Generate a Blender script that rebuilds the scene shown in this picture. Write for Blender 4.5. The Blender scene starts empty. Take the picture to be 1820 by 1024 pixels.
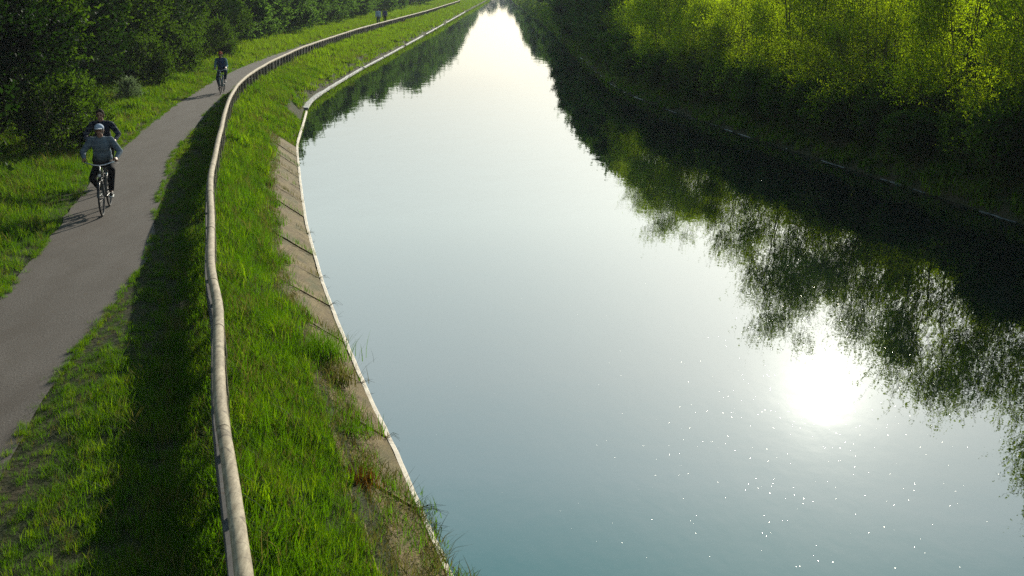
import bpy, bmesh, math, random
import numpy as np
from mathutils import Vector, Matrix

random.seed(7)
RNG = np.random.default_rng(7)
S = bpy.context.scene
COL = S.collection
R = math.radians

# ------------------------------------------------------------------ camera, light
CAM_H = 4.3
PITCH = 15.53
F_MM = 36.0 * 1951.0 / 1820.0
cam = bpy.data.cameras.new('camera')
cam.lens = F_MM
cam.sensor_width = 36.0
cam.clip_start = 0.05
cam.clip_end = 6000
camo = bpy.data.objects.new('camera', cam)
COL.objects.link(camo)
camo.location = (0, 0, CAM_H)
camo.rotation_euler = (R(90 - PITCH), 0, 0)
S.camera = camo

SUN_AZ, SUN_EL = 16.9, 19.9
SUN_DIR = Vector((math.sin(R(SUN_AZ)) * math.cos(R(SUN_EL)), math.cos(R(SUN_AZ)) * math.cos(R(SUN_EL)), math.sin(R(SUN_EL))))
sun = bpy.data.lights.new('sun', 'SUN')
sun.energy = 5.0
sun.angle = R(0.55)
sun.color = (1.0, 0.92, 0.76)
suno = bpy.data.objects.new('sun', sun)
COL.objects.link(suno)
suno.rotation_euler = SUN_DIR.to_track_quat('Z', 'Y').to_euler()
suno.location = (20, 60, 40)

SKY_STOPS = [(0, (0.22, 0.23, 0.22)), (5, (0.28, 0.29, 0.28)), (12, (0.82, 0.94, 0.89)), (20, (0.86, 1.06, 1.08)), (25, (0.72, 1.06, 1.14)), (31, (0.24, 0.84, 0.90)), (50, (0.05, 0.12, 0.19)), (90, (0.03, 0.07, 0.14))]
W = bpy.data.worlds.new('World')
S.world = W
W.use_nodes = True
nt = W.node_tree
nt.nodes.clear()
wo = nt.nodes.new('ShaderNodeOutputWorld')
bg = nt.nodes.new('ShaderNodeBackground')
sky = nt.nodes.new('ShaderNodeTexSky')
sky.sky_type = 'NISHITA'
sky.sun_disc = False
sky.sun_elevation = R(SUN_EL)
sky.sun_rotation = R(SUN_AZ)
sky.altitude = 0
sky.air_density = 1.0
sky.dust_density = 1.0
sky.ozone_density = 1.0
bg.inputs['Strength'].default_value = 0.05
# aureole: the bright ring of hazy air round the sun disc
geo = nt.nodes.new('ShaderNodeNewGeometry')
dot = nt.nodes.new('ShaderNodeVectorMath'); dot.operation = 'DOT_PRODUCT'
tc = nt.nodes.new('ShaderNodeTexCoord')
nrm = nt.nodes.new('ShaderNodeVectorMath'); nrm.operation = 'NORMALIZE'
nt.links.new(tc.outputs['Generated'], nrm.inputs[0])
nt.links.new(nrm.outputs[0], dot.inputs[0])
dot.inputs[1].default_value = SUN_DIR
acos = nt.nodes.new('ShaderNodeMath'); acos.operation = 'ARCCOSINE'
nt.links.new(dot.outputs['Value'], acos.inputs[0])
def wmath(op, a, b=None):
    n = nt.nodes.new('ShaderNodeMath'); n.operation = op
    for i, v in enumerate((a, b)):
        if v is None: continue
        if isinstance(v, (int, float)): n.inputs[i].default_value = v
        else: nt.links.new(v, n.inputs[i])
    return n.outputs[0]
def lobe(width, amp, powr):
    q = wmath('DIVIDE', acos.outputs[0], R(width))
    q = wmath('POWER', q, powr)
    q = wmath('MULTIPLY', q, -1.0)
    q = wmath('EXPONENT', q)
    return wmath('MULTIPLY', q, amp)
aur = wmath('ADD', lobe(0.85, 38.0, 3.0), lobe(1.4, 4.0, 1.0))
aur = wmath('ADD', aur, lobe(4.5, 0.20, 1.0))
bg2 = nt.nodes.new('ShaderNodeBackground')
bg2.inputs['Color'].default_value = (1.0, 0.95, 0.82, 1)
nt.links.new(aur, bg2.inputs['Strength'])
addw = nt.nodes.new('ShaderNodeAddShader')
hs = nt.nodes.new('ShaderNodeHueSaturation'); hs.inputs['Saturation'].default_value = 0.6
nt.links.new(sky.outputs[0], hs.inputs['Color'])
nt.links.new(hs.outputs[0], bg.inputs['Color'])
nt.links.new(bg.outputs[0], addw.inputs[0])
nt.links.new(bg2.outputs[0], addw.inputs[1])
# bright morning haze low in the sky, thinning to blue overhead and away from the sun
sp = nt.nodes.new('ShaderNodeSeparateXYZ'); nt.links.new(nrm.outputs[0], sp.inputs[0])
el = wmath('DIVIDE', wmath('ARCSINE', sp.outputs[2]), math.pi / 2)
cr = nt.nodes.new('ShaderNodeValToRGB'); nt.links.new(el, cr.inputs[0])
stops = SKY_STOPS
while len(cr.color_ramp.elements) < len(stops): cr.color_ramp.elements.new(0.5)
for e, (dg, c) in zip(cr.color_ramp.elements, stops):
    e.position = dg / 90.0; e.color = (c[0], c[1], c[2], 1)
az = wmath('MULTIPLY', wmath('ADD', sp.outputs[1], 1.0), 0.5)
bg3 = nt.nodes.new('ShaderNodeBackground'); nt.links.new(cr.outputs[0], bg3.inputs['Color'])
nt.links.new(wmath('ADD', wmath('MULTIPLY', wmath('POWER', az, 2.0), 0.8), 0.16), bg3.inputs['Strength'])
add2 = nt.nodes.new('ShaderNodeAddShader')
nt.links.new(addw.outputs[0], add2.inputs[0]); nt.links.new(bg3.outputs[0], add2.inputs[1])
nt.links.new(add2.outputs[0], wo.inputs['Surface'])

S.view_settings.view_transform = 'Standard'
S.view_settings.look = 'None'
S.view_settings.gamma = 1.0
S.view_settings.exposure = 0.45
S.render.engine = 'CYCLES'
S.cycles.use_denoising = False
S.cycles.max_bounces = 8
S.cycles.transparent_max_bounces = 8
S.cycles.transmission_bounces = 6
S.cycles.volume_bounces = 0
S.cycles.sample_clamp_indirect = 3.0
S.cycles.diffuse_bounces = 5
S.cycles.caustics_reflective = False
S.cycles.caustics_refractive = False

# ------------------------------------------------------------------ helpers
def tag(o, label=None, cat=None, group=None, kind=None):
    if label: o['label'] = label
    if cat: o['category'] = cat
    if group: o['group'] = group
    if kind: o['kind'] = kind
    return o

def empty(name, loc=(0, 0, 0), rz=0.0):
    o = bpy.data.objects.new(name, None)
    o.empty_display_size = 0.2
    o.location = loc
    o.rotation_euler = (0, 0, rz)
    COL.objects.link(o)
    return o

def link_mesh(name, me, mat=None, parent=None, smooth=False):
    o = bpy.data.objects.new(name, me)
    COL.objects.link(o)
    if mat is not None and not me.materials: me.materials.append(mat)
    if parent is not None: o.parent = parent
    if smooth:
        me.polygons.foreach_set('use_smooth', [True] * len(me.polygons))
    return o

def np_mesh(name, V, F, uv=None):
    """V (n,3), F (m,k) numpy arrays, all faces k-sided."""
    V = np.asarray(V, dtype=np.float32); F = np.asarray(F, dtype=np.int32)
    me = bpy.data.meshes.new(name)
    k = F.shape[1]
    me.vertices.add(len(V)); me.vertices.foreach_set('co', V.ravel())
    me.loops.add(F.size); me.loops.foreach_set('vertex_index', F.ravel())
    me.polygons.add(len(F))
    me.polygons.foreach_set('loop_start', np.arange(0, F.size, k, dtype=np.int32))
    me.update(calc_edges=True)
    me.validate()
    return me

def bm_obj(name, bm, mat=None, parent=None, smooth=False):
    me = bpy.data.meshes.new(name)
    bm.normal_update()
    bm.to_mesh(me); bm.free()
    return link_mesh(name, me, mat, parent, smooth)

def frame_mats(pts):
    """tangent frames along a polyline"""
    out = []
    n = len(pts)
    for i, p in enumerate(pts):
        a = pts[max(i - 1, 0)]; b = pts[min(i + 1, n - 1)]
        t = (Vector(b) - Vector(a)).normalized()
        ref = Vector((0, 0, 1)) if abs(t.z) < 0.9 else Vector((0, 1, 0))
        x = t.cross(ref).normalized()
        y = x.cross(t).normalized()
        out.append((Vector(p), x, y))
    return out

def add_tube(bm, pts, radii, seg=8, caps=True, closed=False, sx=1.0, sy=1.0):
    fr = frame_mats(pts)
    if not hasattr(radii, '__len__'): radii = [radii] * len(pts)
    rings = []
    for (p, x, y), r in zip(fr, radii):
        ring = [bm.verts.new(p + x * (math.cos(2 * math.pi * k / seg) * r * sx) + y * (math.sin(2 * math.pi * k / seg) * r * sy)) for k in range(seg)]
        rings.append(ring)
    m = len(rings)
    for i in range(m if closed else m - 1):
        a = rings[i]; b = rings[(i + 1) % m]
        for k in range(seg):
            bm.faces.new((a[k], a[(k + 1) % seg], b[(k + 1) % seg], b[k]))
    if caps and not closed:
        for f in (bm.faces.new(list(reversed(rings[0]))), bm.faces.new(rings[-1])):
            for e in f.edges: e.smooth = False
    return rings

def add_ball(bm, c, r, sc=(1, 1, 1), seg=14, rot=None):
    M = Matrix.Translation(c) @ (rot if rot else Matrix.Identity(4)) @ Matrix.Diagonal((sc[0] * r, sc[1] * r, sc[2] * r, 1))
    bmesh.ops.create_uvsphere(bm, u_segments=seg, v_segments=max(6, seg // 2 + 1), radius=1.0, matrix=M)

def add_box(bm, c, s, rot=None):
    M = Matrix.Translation(c) @ (rot if rot else Matrix.Identity(4)) @ Matrix.Diagonal((s[0], s[1], s[2], 1))
    bmesh.ops.create_cube(bm, size=1.0, matrix=M)

ORD = ('first second third fourth fifth sixth seventh eighth ninth tenth eleventh twelfth thirteenth fourteenth fifteenth sixteenth '
       'seventeenth eighteenth nineteenth twentieth').split()
TENS = {2: 'twenty', 3: 'thirty', 4: 'forty', 5: 'fifty', 6: 'sixty'}
def ordinal(n):
    if n <= 20: return ORD[n - 1]
    t, u = divmod(n, 10)
    if u == 0: return {3: 'thirtieth', 4: 'fortieth', 5: 'fiftieth', 6: 'sixtieth'}[t]
    return TENS[t] + '-' + ORD[u - 1]

# ------------------------------------------------------------------ materials
class NB:
    def __init__(s, name):
        s.m = bpy.data.materials.new(name); s.m.use_nodes = True
        s.t = s.m.node_tree; s.t.nodes.clear()
        s.out = s.t.nodes.new('ShaderNodeOutputMaterial')
    def n(s, typ, **kw):
        nd = s.t.nodes.new(typ)
        for k, v in kw.items():
            if k.startswith('_'): setattr(nd, k[1:], v)
        return nd
    def l(s, a, b): s.t.links.new(a, b)
    def noise(s, vec, scale, detail=4, rough=0.55, dim='3D'):
        nd = s.n('ShaderNodeTexNoise'); nd.inputs['Scale'].default_value = scale
        nd.inputs['Detail'].default_value = detail; nd.inputs['Roughness'].default_value = rough
        if vec is not None: s.l(vec, nd.inputs['Vector'])
        return nd.outputs['Fac']
    def ramp(s, fac, stops):
        nd = s.n('ShaderNodeValToRGB')
        cr = nd.color_ramp
        while len(cr.elements) < len(stops): cr.elements.new(0.5)
        for e, (p, c) in zip(cr.elements, stops):
            e.position = p; e.color = (c[0], c[1], c[2], 1) if hasattr(c, '__len__') else (c, c, c, 1)
        s.l(fac, nd.inputs[0]); return nd.outputs[0]
    def mix(s, fac, a, b, mode='MIX'):
        nd = s.n('ShaderNodeMix'); nd.data_type = 'RGBA'; nd.blend_type = mode
        for sock, v in ((nd.inputs[0], fac), (nd.inputs[6], a), (nd.inputs[7], b)):
            if isinstance(v, (int, float)): sock.default_value = v
            elif hasattr(v, '__len__'): sock.default_value = (v[0], v[1], v[2], 1)
            else: s.l(v, sock)
        return nd.outputs[2]
    def math(s, op, a, b=0.0, clamp=False):
        nd = s.n('ShaderNodeMath'); nd.operation = op; nd.use_clamp = clamp
        for i, v in enumerate((a, b)):
            if isinstance(v, (int, float)): nd.inputs[i].default_value = v
            else: s.l(v, nd.inputs[i])
        return nd.outputs[0]
    def bump(s, h, strength, dist=0.02):
        nd = s.n('ShaderNodeBump'); nd.inputs['Strength'].default_value = strength; nd.inputs['Distance'].default_value = dist
        s.l(h, nd.inputs['Height']); return nd.outputs[0]
    def pos(s): return s.n('ShaderNodeNewGeometry').outputs['Position']
    def obj(s): return s.n('ShaderNodeTexCoord').outputs['Object']
    def map(s, vec, scale=(1, 1, 1), rot=(0, 0, 0)):
        nd = s.n('ShaderNodeMapping'); nd.inputs['Scale'].default_value = scale; nd.inputs['Rotation'].default_value = rot
        s.l(vec, nd.inputs['Vector']); return nd.outputs[0]
    def pbr(s, color, rough=0.8, normal=None, metallic=0.0, spec=0.3):
        p = s.n('ShaderNodeBsdfPrincipled')
        for k, v in (('Base Color', color), ('Roughness', rough), ('Metallic', metallic), ('Specular IOR Level', spec)):
            if isinstance(v, (int, float)): p.inputs[k].default_value = v
            elif hasattr(v, '__len__'): p.inputs[k].default_value = (v[0], v[1], v[2], 1)
            else: s.l(v, p.inputs[k])
        if normal is not None: s.l(normal, p.inputs['Normal'])
        s.l(p.outputs[0], s.out.inputs['Surface'])
        return p

def simple(name, c, rough=0.7, var=0.25, scale=20, metallic=0.0, bump=0.0, spec=0.3):
    b = NB(name)
    f = b.noise(b.obj(), scale, 4)
    lo = tuple(x * (1 - var) for x in c); hi = tuple(min(1, x * (1 + var)) for x in c)
    col = b.ramp(f, [(0.3, lo), (0.7, hi)])
    nm = b.bump(f, bump, 0.01) if bump else None
    b.pbr(col, rough, nm, metallic, spec)
    return b.m

def foliage(name, dark, light, trans, tr=0.45, gloss=0.12, patch=0.6):
    b = NB(name)
    inst = b.n('ShaderNodeObjectInfo').outputs['Random']
    p = b.pos()
    f1 = b.noise(p, patch, 3)
    f2 = b.noise(p, 9.0, 2)
    rnd = b.n('ShaderNodeNewGeometry').outputs['Random Per Island']
    k = b.math('ADD', b.math('MULTIPLY', f1, 0.5), b.math('MULTIPLY', rnd, 0.5))
    k = b.math('ADD', k, b.math('MULTIPLY', b.math('SUBTRACT', inst, 0.5), 0.3))
    k = b.math('ADD', k, b.math('MULTIPLY', b.math('SUBTRACT', f2, 0.5), 0.3))
    col = b.ramp(k, [(0.2, dark), (0.85, light)])
    dif = b.n('ShaderNodeBsdfDiffuse'); b.l(col, dif.inputs[0])
    tl = b.n('ShaderNodeBsdfTranslucent')
    tcol = b.ramp(k, [(0.2, tuple(x * 0.6 for x in trans)), (0.85, trans)])
    b.l(tcol, tl.inputs[0])
    m = b.n('ShaderNodeMixShader'); m.inputs[0].default_value = tr
    b.l(dif.outputs[0], m.inputs[1]); b.l(tl.outputs[0], m.inputs[2])
    gl = b.n('ShaderNodeBsdfGlossy'); gl.inputs['Roughness'].default_value = 0.6
    gl.inputs['Color'].default_value = (0.6, 0.65, 0.6, 1)
    fr = b.n('ShaderNodeFresnel'); fr.inputs[0].default_value = 1.35
    m2 = b.n('ShaderNodeMixShader'); b.l(b.math('MULTIPLY', fr.outputs[0], gloss * 0.35), m2.inputs[0])
    b.l(m.outputs[0], m2.inputs[1]); b.l(gl.outputs[0], m2.inputs[2])
    b.l(m2.outputs[0], b.out.inputs['Surface'])
    return b.m

M = {}
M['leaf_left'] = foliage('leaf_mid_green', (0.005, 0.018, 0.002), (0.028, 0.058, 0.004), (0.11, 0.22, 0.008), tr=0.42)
M['leaf_left_shade'] = foliage('leaf_shade_green', (0.0015, 0.006, 0.001), (0.008, 0.022, 0.002), (0.025, 0.07, 0.004), tr=0.35)  # darker copy of the mid green; the left row's shade put into the colour
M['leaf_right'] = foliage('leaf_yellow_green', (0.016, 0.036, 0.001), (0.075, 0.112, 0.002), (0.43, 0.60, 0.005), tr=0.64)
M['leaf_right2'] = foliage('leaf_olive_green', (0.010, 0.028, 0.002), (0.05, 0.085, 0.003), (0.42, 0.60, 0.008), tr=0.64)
M['leaf_far'] = foliage('leaf_blue_green', (0.012, 0.036, 0.012), (0.045, 0.095, 0.022), (0.16, 0.32, 0.03), tr=0.45)  # lightened; distance haze and sunlight put partly into the leaf colour
M['leaf_pale'] = foliage('leaf_pale', (0.03, 0.06, 0.02), (0.22, 0.25, 0.14), (0.2, 0.3, 0.12))
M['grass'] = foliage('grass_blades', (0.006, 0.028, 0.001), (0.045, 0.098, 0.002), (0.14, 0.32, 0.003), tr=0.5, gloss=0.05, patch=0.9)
M['thicket'] = foliage('leaf_thicket', (0.006, 0.022, 0.002), (0.034, 0.075, 0.005), (0.16, 0.32, 0.012), tr=0.45)
M['grass_dry'] = foliage('grass_dry_blades', (0.045, 0.060, 0.010), (0.17, 0.15, 0.035), (0.26, 0.24, 0.05), tr=0.4, gloss=0.06)

b = NB('bark')
f = b.noise(b.map(b.obj(), (6, 6, 1.2)), 3, 5)
b.pbr(b.ramp(f, [(0.3, (0.03, 0.022, 0.014)), (0.7, (0.12, 0.09, 0.06))]), 0.9, b.bump(f, 0.8, 0.03)); M['bark'] = b.m

b = NB('soil')
p = b.pos()
f = b.noise(p, 1.2, 6); g2 = b.noise(p, 14, 4)
c = b.ramp(f, [(0.3, (0.020, 0.036, 0.008)), (0.5, (0.030, 0.040, 0.012)), (0.72, (0.065, 0.05, 0.028))])
c = b.mix(b.math('MULTIPLY', g2, 0.5), c, (0.03, 0.022, 0.012))
b.pbr(c, 0.95, b.bump(g2, 0.7, 0.05), spec=0.1); M['soil'] = b.m

b = NB('asphalt_path')
p = b.pos()
f = b.noise(p, 0.7, 5); g2 = b.noise(p, 34, 3, 0.8); g3 = b.noise(b.map(p, (1, 1, 1)), 75, 2, 0.7)
c = b.ramp(f, [(0.3, (0.055, 0.044, 0.037)), (0.7, (0.100, 0.082, 0.071))])
c = b.mix(b.ramp(g2, [(0.35, 0.0), (0.65, 0.75)]), c, (0.19, 0.162, 0.142))
c = b.mix(b.ramp(g3, [(0.46, 0.0), (0.58, 0.9)]), c, (0.025, 0.022, 0.020))
vo = b.n('ShaderNodeTexVoronoi'); vo.feature = 'DISTANCE_TO_EDGE'; vo.inputs['Scale'].default_value = 0.45
wv = b.n('ShaderNodeVectorMath'); wv.operation = 'ADD'
nn = b.n('ShaderNodeTexNoise'); nn.inputs['Scale'].default_value = 2.5; b.l(p, nn.inputs['Vector'])
b.l(p, wv.inputs[0]); b.l(nn.outputs['Color'], wv.inputs[1]); b.l(wv.outputs[0], vo.inputs['Vector'])
c = b.mix(b.ramp(vo.outputs['Distance'], [(0.0, 0.30), (0.005, 0.0)]), c, (0.02, 0.018, 0.014))
g4 = b.noise(b.map(p, (1.6, 0.35, 1), (0, 0, R(14))), 1.5, 4, 0.6)      # worn tracks along the path
c = b.mix(b.ramp(g4, [(0.42, 0.0), (0.66, 0.55)]), c, (0.055, 0.042, 0.033))
g5 = b.noise(p, 5.5, 5, 0.75)                                             # soil and litter stains
c = b.mix(b.ramp(g5, [(0.60, 0.0), (0.70, 0.7)]), c, (0.075, 0.055, 0.030))
b.pbr(c, 0.85, b.bump(g2, 0.45, 0.01), spec=0.25); M['path'] = b.m

b = NB('stained_concrete')
p = b.pos()
f = b.noise(p, 2.2, 6, 0.65); g2 = b.noise(p, 26, 5, 0.7); g3 = b.noise(b.map(p, (3, 0.8, 3)), 1.3, 4)
c = b.ramp(f, [(0.25, (0.066, 0.038, 0.014)), (0.5, (0.140, 0.098, 0.034)), (0.75, (0.25, 0.190, 0.080))])
c = b.mix(b.ramp(g3, [(0.48, 0.0), (0.72, 0.85)]), c, (0.060, 0.066, 0.012))
c = b.mix(b.ramp(g2, [(0.42, 0.0), (0.68, 0.6)]), c, (0.05, 0.038, 0.022))
b.pbr(c, 0.9, b.bump(g2, 0.6, 0.02), spec=0.2); M['concrete'] = b.m

b = NB('pale_concrete_lip')
p = b.pos()
f = b.noise(p, 9, 5, 0.7)
b.pbr(b.ramp(f, [(0.3, (0.35, 0.29, 0.22)), (0.6, (0.62, 0.55, 0.45))]), 0.75, b.bump(f, 0.5, 0.01)); M['lip'] = b.m
b = NB('grey_concrete_shelf')
p = b.pos()
f = b.noise(p, 5, 5, 0.7)
b.pbr(b.ramp(f, [(0.3, (0.22, 0.21, 0.20)), (0.7, (0.46, 0.44, 0.43))]), 0.55, b.bump(f, 0.5, 0.01), spec=0.5); M['shelf'] = b.m

M['shade_lip'] = simple('shaded_grey_edge', (0.05, 0.05, 0.055), 0.5, var=0.8, scale=3, spec=0.4)  # darker copy of the concrete edge; the bank's shade put into the colour
def wood(name, lo, hi):
    b = NB(name)
    o = b.pos()
    f = b.noise(b.map(o, (14, 2.2, 14), (0, 0, R(-12))), 1.6, 5, 0.65)
    g2 = b.noise(o, 38, 3, 0.7); g3 = b.noise(o, 2.6, 3)
    c = b.ramp(f, [(0.3, lo), (0.62, hi)])
    c = b.mix(b.ramp(g3, [(0.50, 0.0), (0.72, 0.45)]), c, tuple(x * 0.45 for x in lo))
    c = b.mix(b.ramp(g2, [(0.56, 0.0), (0.72, 0.7)]), c, (0.05, 0.035, 0.025))
    rg = b.noise(b.map(o, (0.7, 2.6, 0.7)), 1.0, 1)
    rg = b.math('ABSOLUTE', b.math('SUBTRACT', b.math('FRACT', b.math('MULTIPLY', rg, 7.0)), 0.5))
    c = b.mix(b.ramp(rg, [(0.0, 0.85), (0.045, 0.0)]), c, (0.045, 0.03, 0.02))
    b.pbr(c, 0.8, b.bump(f, 0.5, 0.01), spec=0.3)
    return b.m
M['log'] = wood('weathered_pale_log', (0.18, 0.14, 0.088), (0.40, 0.335, 0.235))
M['board'] = wood('weathered_grey_board', (0.045, 0.044, 0.044), (0.09, 0.09, 0.09))
M['post'] = wood('weathered_post', (0.17, 0.13, 0.085), (0.33, 0.27, 0.19))
M['crack'] = simple('dark_gap', (0.01, 0.008, 0.006), 0.95)

# water: still, dark and mirror-like
b = NB('canal_water')
p = b.pos()
n1 = b.noise(b.map(p, (1.0, 0.55, 1.0)), 1.1, 3, 0.5)
n2 = b.noise(b.map(p, (1.0, 0.7, 1.0)), 7.0, 2, 0.5)
h = b.math('ADD', b.math('MULTIPLY', n1, 1.0), b.math('MULTIPLY', n2, 0.10))
nm = b.bump(h, 0.042, 0.10)
dif = b.n('ShaderNodeBsdfDiffuse'); dif.inputs[0].default_value = (0.004, 0.009, 0.007, 1)
gl = b.n('ShaderNodeBsdfGlossy'); gl.inputs['Roughness'].default_value = 0.009
gl.inputs['Color'].default_value = (0.95, 0.98, 0.97, 1)
b.l(nm, gl.inputs['Normal'])
fr = b.n('ShaderNodeFresnel'); fr.inputs[0].default_value = 2.1
mx = b.n('ShaderNodeMixShader')
b.l(fr.outputs[0], mx.inputs[0]); b.l(dif.outputs[0], mx.inputs[1]); b.l(gl.outputs[0], mx.inputs[2])
b.l(mx.outputs[0], b.out.inputs['Surface']); M['water'] = b.m

# ------------------------------------------------------------------ plan curves  x(Y)
def curve(pts, smooth=2.5):
    pts = sorted(pts, key=lambda q: q[1])
    ys = np.array([q[1] for q in pts]); xs = np.array([q[0] for q in pts])
    Y = np.arange(-60, 1501, 0.5)
    # linear extrapolation at the near end
    sl = (xs[1] - xs[0]) / (ys[1] - ys[0]) if len(pts) > 1 else 0
    X = np.interp(Y, ys, xs)
    X = np.where(Y < ys[0], xs[0] + sl * (Y - ys[0]), X)
    # smoothing that grows with distance
    for it, lim in ((1, -100), (2, 15), (6, 30), (20, 60)):
        for _ in range(it):
            Z = X.copy(); Z[1:-1] = 0.25 * X[:-2] + 0.5 * X[1:-1] + 0.25 * X[2:]
            w = np.clip((Y - lim) / 5, 0, 1)
            X = X * (1 - w) + Z * w
    return lambda y: np.interp(y, Y, X)

BEND = [(-1, 560), (-5, 700), (-14, 1000), (-30, 1500)]
def far(dx, near): return near + [(x + dx, y) for x, y in BEND]
C_rail = curve(far(-11.0, [(0.15, 0), (-1.691, 6.185), (-1.985, 7.135), (-2.28, 8.116), (-2.476, 8.695), (-2.858, 10.124), (-3.425, 12.273), (-3.927, 13.833), (-4.647, 16.593), (-5.28, 18.905), (-5.88, 21.251), (-6.567, 24.218), (-7.429, 28.102), (-8.465, 32.629), (-9.338, 36.829), (-10.2, 41.498), (-10.876, 46.887), (-11.4, 52.276), (-12.131, 63.665), (-12.382, 74.662), (-12.545, 93.567), (-12.109, 115.396), (-11.455, 150.316), (-11.1, 215), (-10.8, 347), (-11, 420)]))
C_wl = curve(far(-8.0, [(1.5, 0.0), (-0.57, 9.11), (-0.77, 9.72), (-1.25, 11.48), (-1.85, 13.48), (-2.62, 16.21), (-3.41, 19.15), (-4.67, 24.43), (-5.73, 29.47), (-7.25, 36.94), (-8.14, 43.08), (-9.05, 49.16), (-9.39, 52.86), (-9.51, 58.73), (-9.58, 70.39), (-9.39, 89.08), (-9.17, 122.29), (-8.8, 221.29), (-8.0, 346.6), (-8, 420)]))
C_st = curve(far(-8.6, [(0.55, 2.0), (-1.04, 8.28), (-1.48, 9.79), (-2.21, 12.22), (-2.74, 13.89), (-3.09, 15.16), (-3.85, 17.33), (-4.75, 20.64), (-5.95, 26.13), (-7.95, 35.97), (-8.9, 43.08), (-9.75, 49.16), (-10.2, 58.7), (-10.3, 70.4), (-10.1, 89), (-9.8, 122), (-9.4, 221), (-8.6, 346), (-8.6, 420)]))
C_pr = curve(far(-13, [(-2.6, 0), (-4.61, 9.06), (-4.75, 9.67), (-5.05, 11.1), (-5.25, 12.6), (-5.4, 13.99), (-5.55, 14.91), (-5.80, 16.88), (-6.33, 18.98), (-7.12, 21.68), (-8.52, 27.31), (-9.41, 31.55), (-10.25, 36.62), (-11.45, 44.45), (-12.35, 51), (-12.85, 58.4), (-13.25, 68.4), (-13.5, 85.8), (-13.3, 105.8), (-12.8, 138), (-12.3, 215), (-12.2, 347), (-12.6, 420)]))
C_pl = curve(far(-15, [(-4.3, 0), (-6.2, 9), (-7.25, 14.94), (-7.68, 16.88), (-8.15, 18.98), (-9.15, 22.97), (-10.51, 29.34), (-11.43, 34.52), (-12.3, 40.03), (-13.0, 45.91), (-13.75, 51.96), (-14.3, 58.26), (-14.75, 68.4), (-15.0, 85.8), (-14.8, 105.8), (-14.3, 138), (-13.8, 215), (-13.7, 347), (-14.5, 420)]))
C_tl = curve(far(-17, [(-9.0, 0), (-10.9, 15), (-12.2, 27.05), (-12.9, 31.08), (-14.3, 38.97), (-15.4, 48.46), (-16.6, 60), (-17.3, 77.39), (-17.5, 91.02), (-17.3, 111.76), (-16.8, 149.42), (-16.0, 215), (-15.8, 347), (-16.2, 420)]))
C_wr = curve(far(0.5, [(15.5, 2), (13.4, 15), (11.64, 24.43), (11.10, 27.09), (10.45, 29.9), (9.75, 33.33), (8.91, 36.94), (7.9, 42.21), (6.94, 46.96), (6.2, 51.57), (5.5, 57.15), (5.2, 68.14), (5.08, 84.21), (5.0, 112.18), (4.6, 184.17), (2.9, 277), (1.5, 347), (0.5, 420)]))
ZW = -1.0
def noise2(x, y, s, seed=0):
    """cheap smooth value noise, numpy"""
    x = np.asarray(x, float) / s + seed * 17.3; y = np.asarray(y, float) / s + seed * 9.1
    xi = np.floor(x); yi = np.floor(y); fx = x - xi; fy = y - yi
    fx = fx * fx * (3 - 2 * fx); fy = fy * fy * (3 - 2 * fy)
    def hsh(a, b): 
        v = np.sin(a * 127.1 + b * 311.7) * 43758.5453
        return v - np.floor(v)
    return (hsh(xi, yi) * (1 - fx) + hsh(xi + 1, yi) * fx) * (1 - fy) + (hsh(xi, yi + 1) * (1 - fx) + hsh(xi + 1, yi + 1) * fx) * fy

# height of the ground at (x, Y)
def ground_z(x, y):
    x = np.asarray(x, float); y = np.asarray(y, float)
    pl, pr, ra, st, wl, wr = C_pl(y), C_pr(y), C_rail(y), C_st(y), C_wl(y), C_wr(y)
    st = np.maximum(st, ra + 0.25)
    xs = np.stack([pl - 400, pl - 6.0, pl - 0.4, pl, pr, pr + 0.3, ra, ra + 0.2, st, np.maximum(st + 0.05, wl - 0.05), wl + 0.6, wr - 0.6, wr - 0.05, wr + 0.9, wr + 2.6, wr + 8, wr + 420])
    zs = [0.9, 0.35, 0.03, -0.03, -0.03, 0.02, 0.05, 0.02, -0.42, -1.12, -1.8, -1.8, -1.05, -0.35, 0.25, 0.5, 1.0]
    z = np.full(x.shape, zs[0])
    for i in range(len(zs) - 1):
        a, c = xs[i], xs[i + 1]
        t = np.clip((x - a) / np.maximum(c - a, 1e-6), 0, 1)
        z = np.where(x >= a, zs[i] * (1 - t) + zs[i + 1] * t, z)
    bump = (noise2(x, y, 1.3, 1) - 0.5) * 0.10 + (noise2(x, y, 0.45, 2) - 0.5) * 0.04
    on = ((x < pl - 0.5) | ((x > pr + 0.35) & (x < st - 0.1)) | (x > wr + 0.5))
    return z + bump * on

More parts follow.
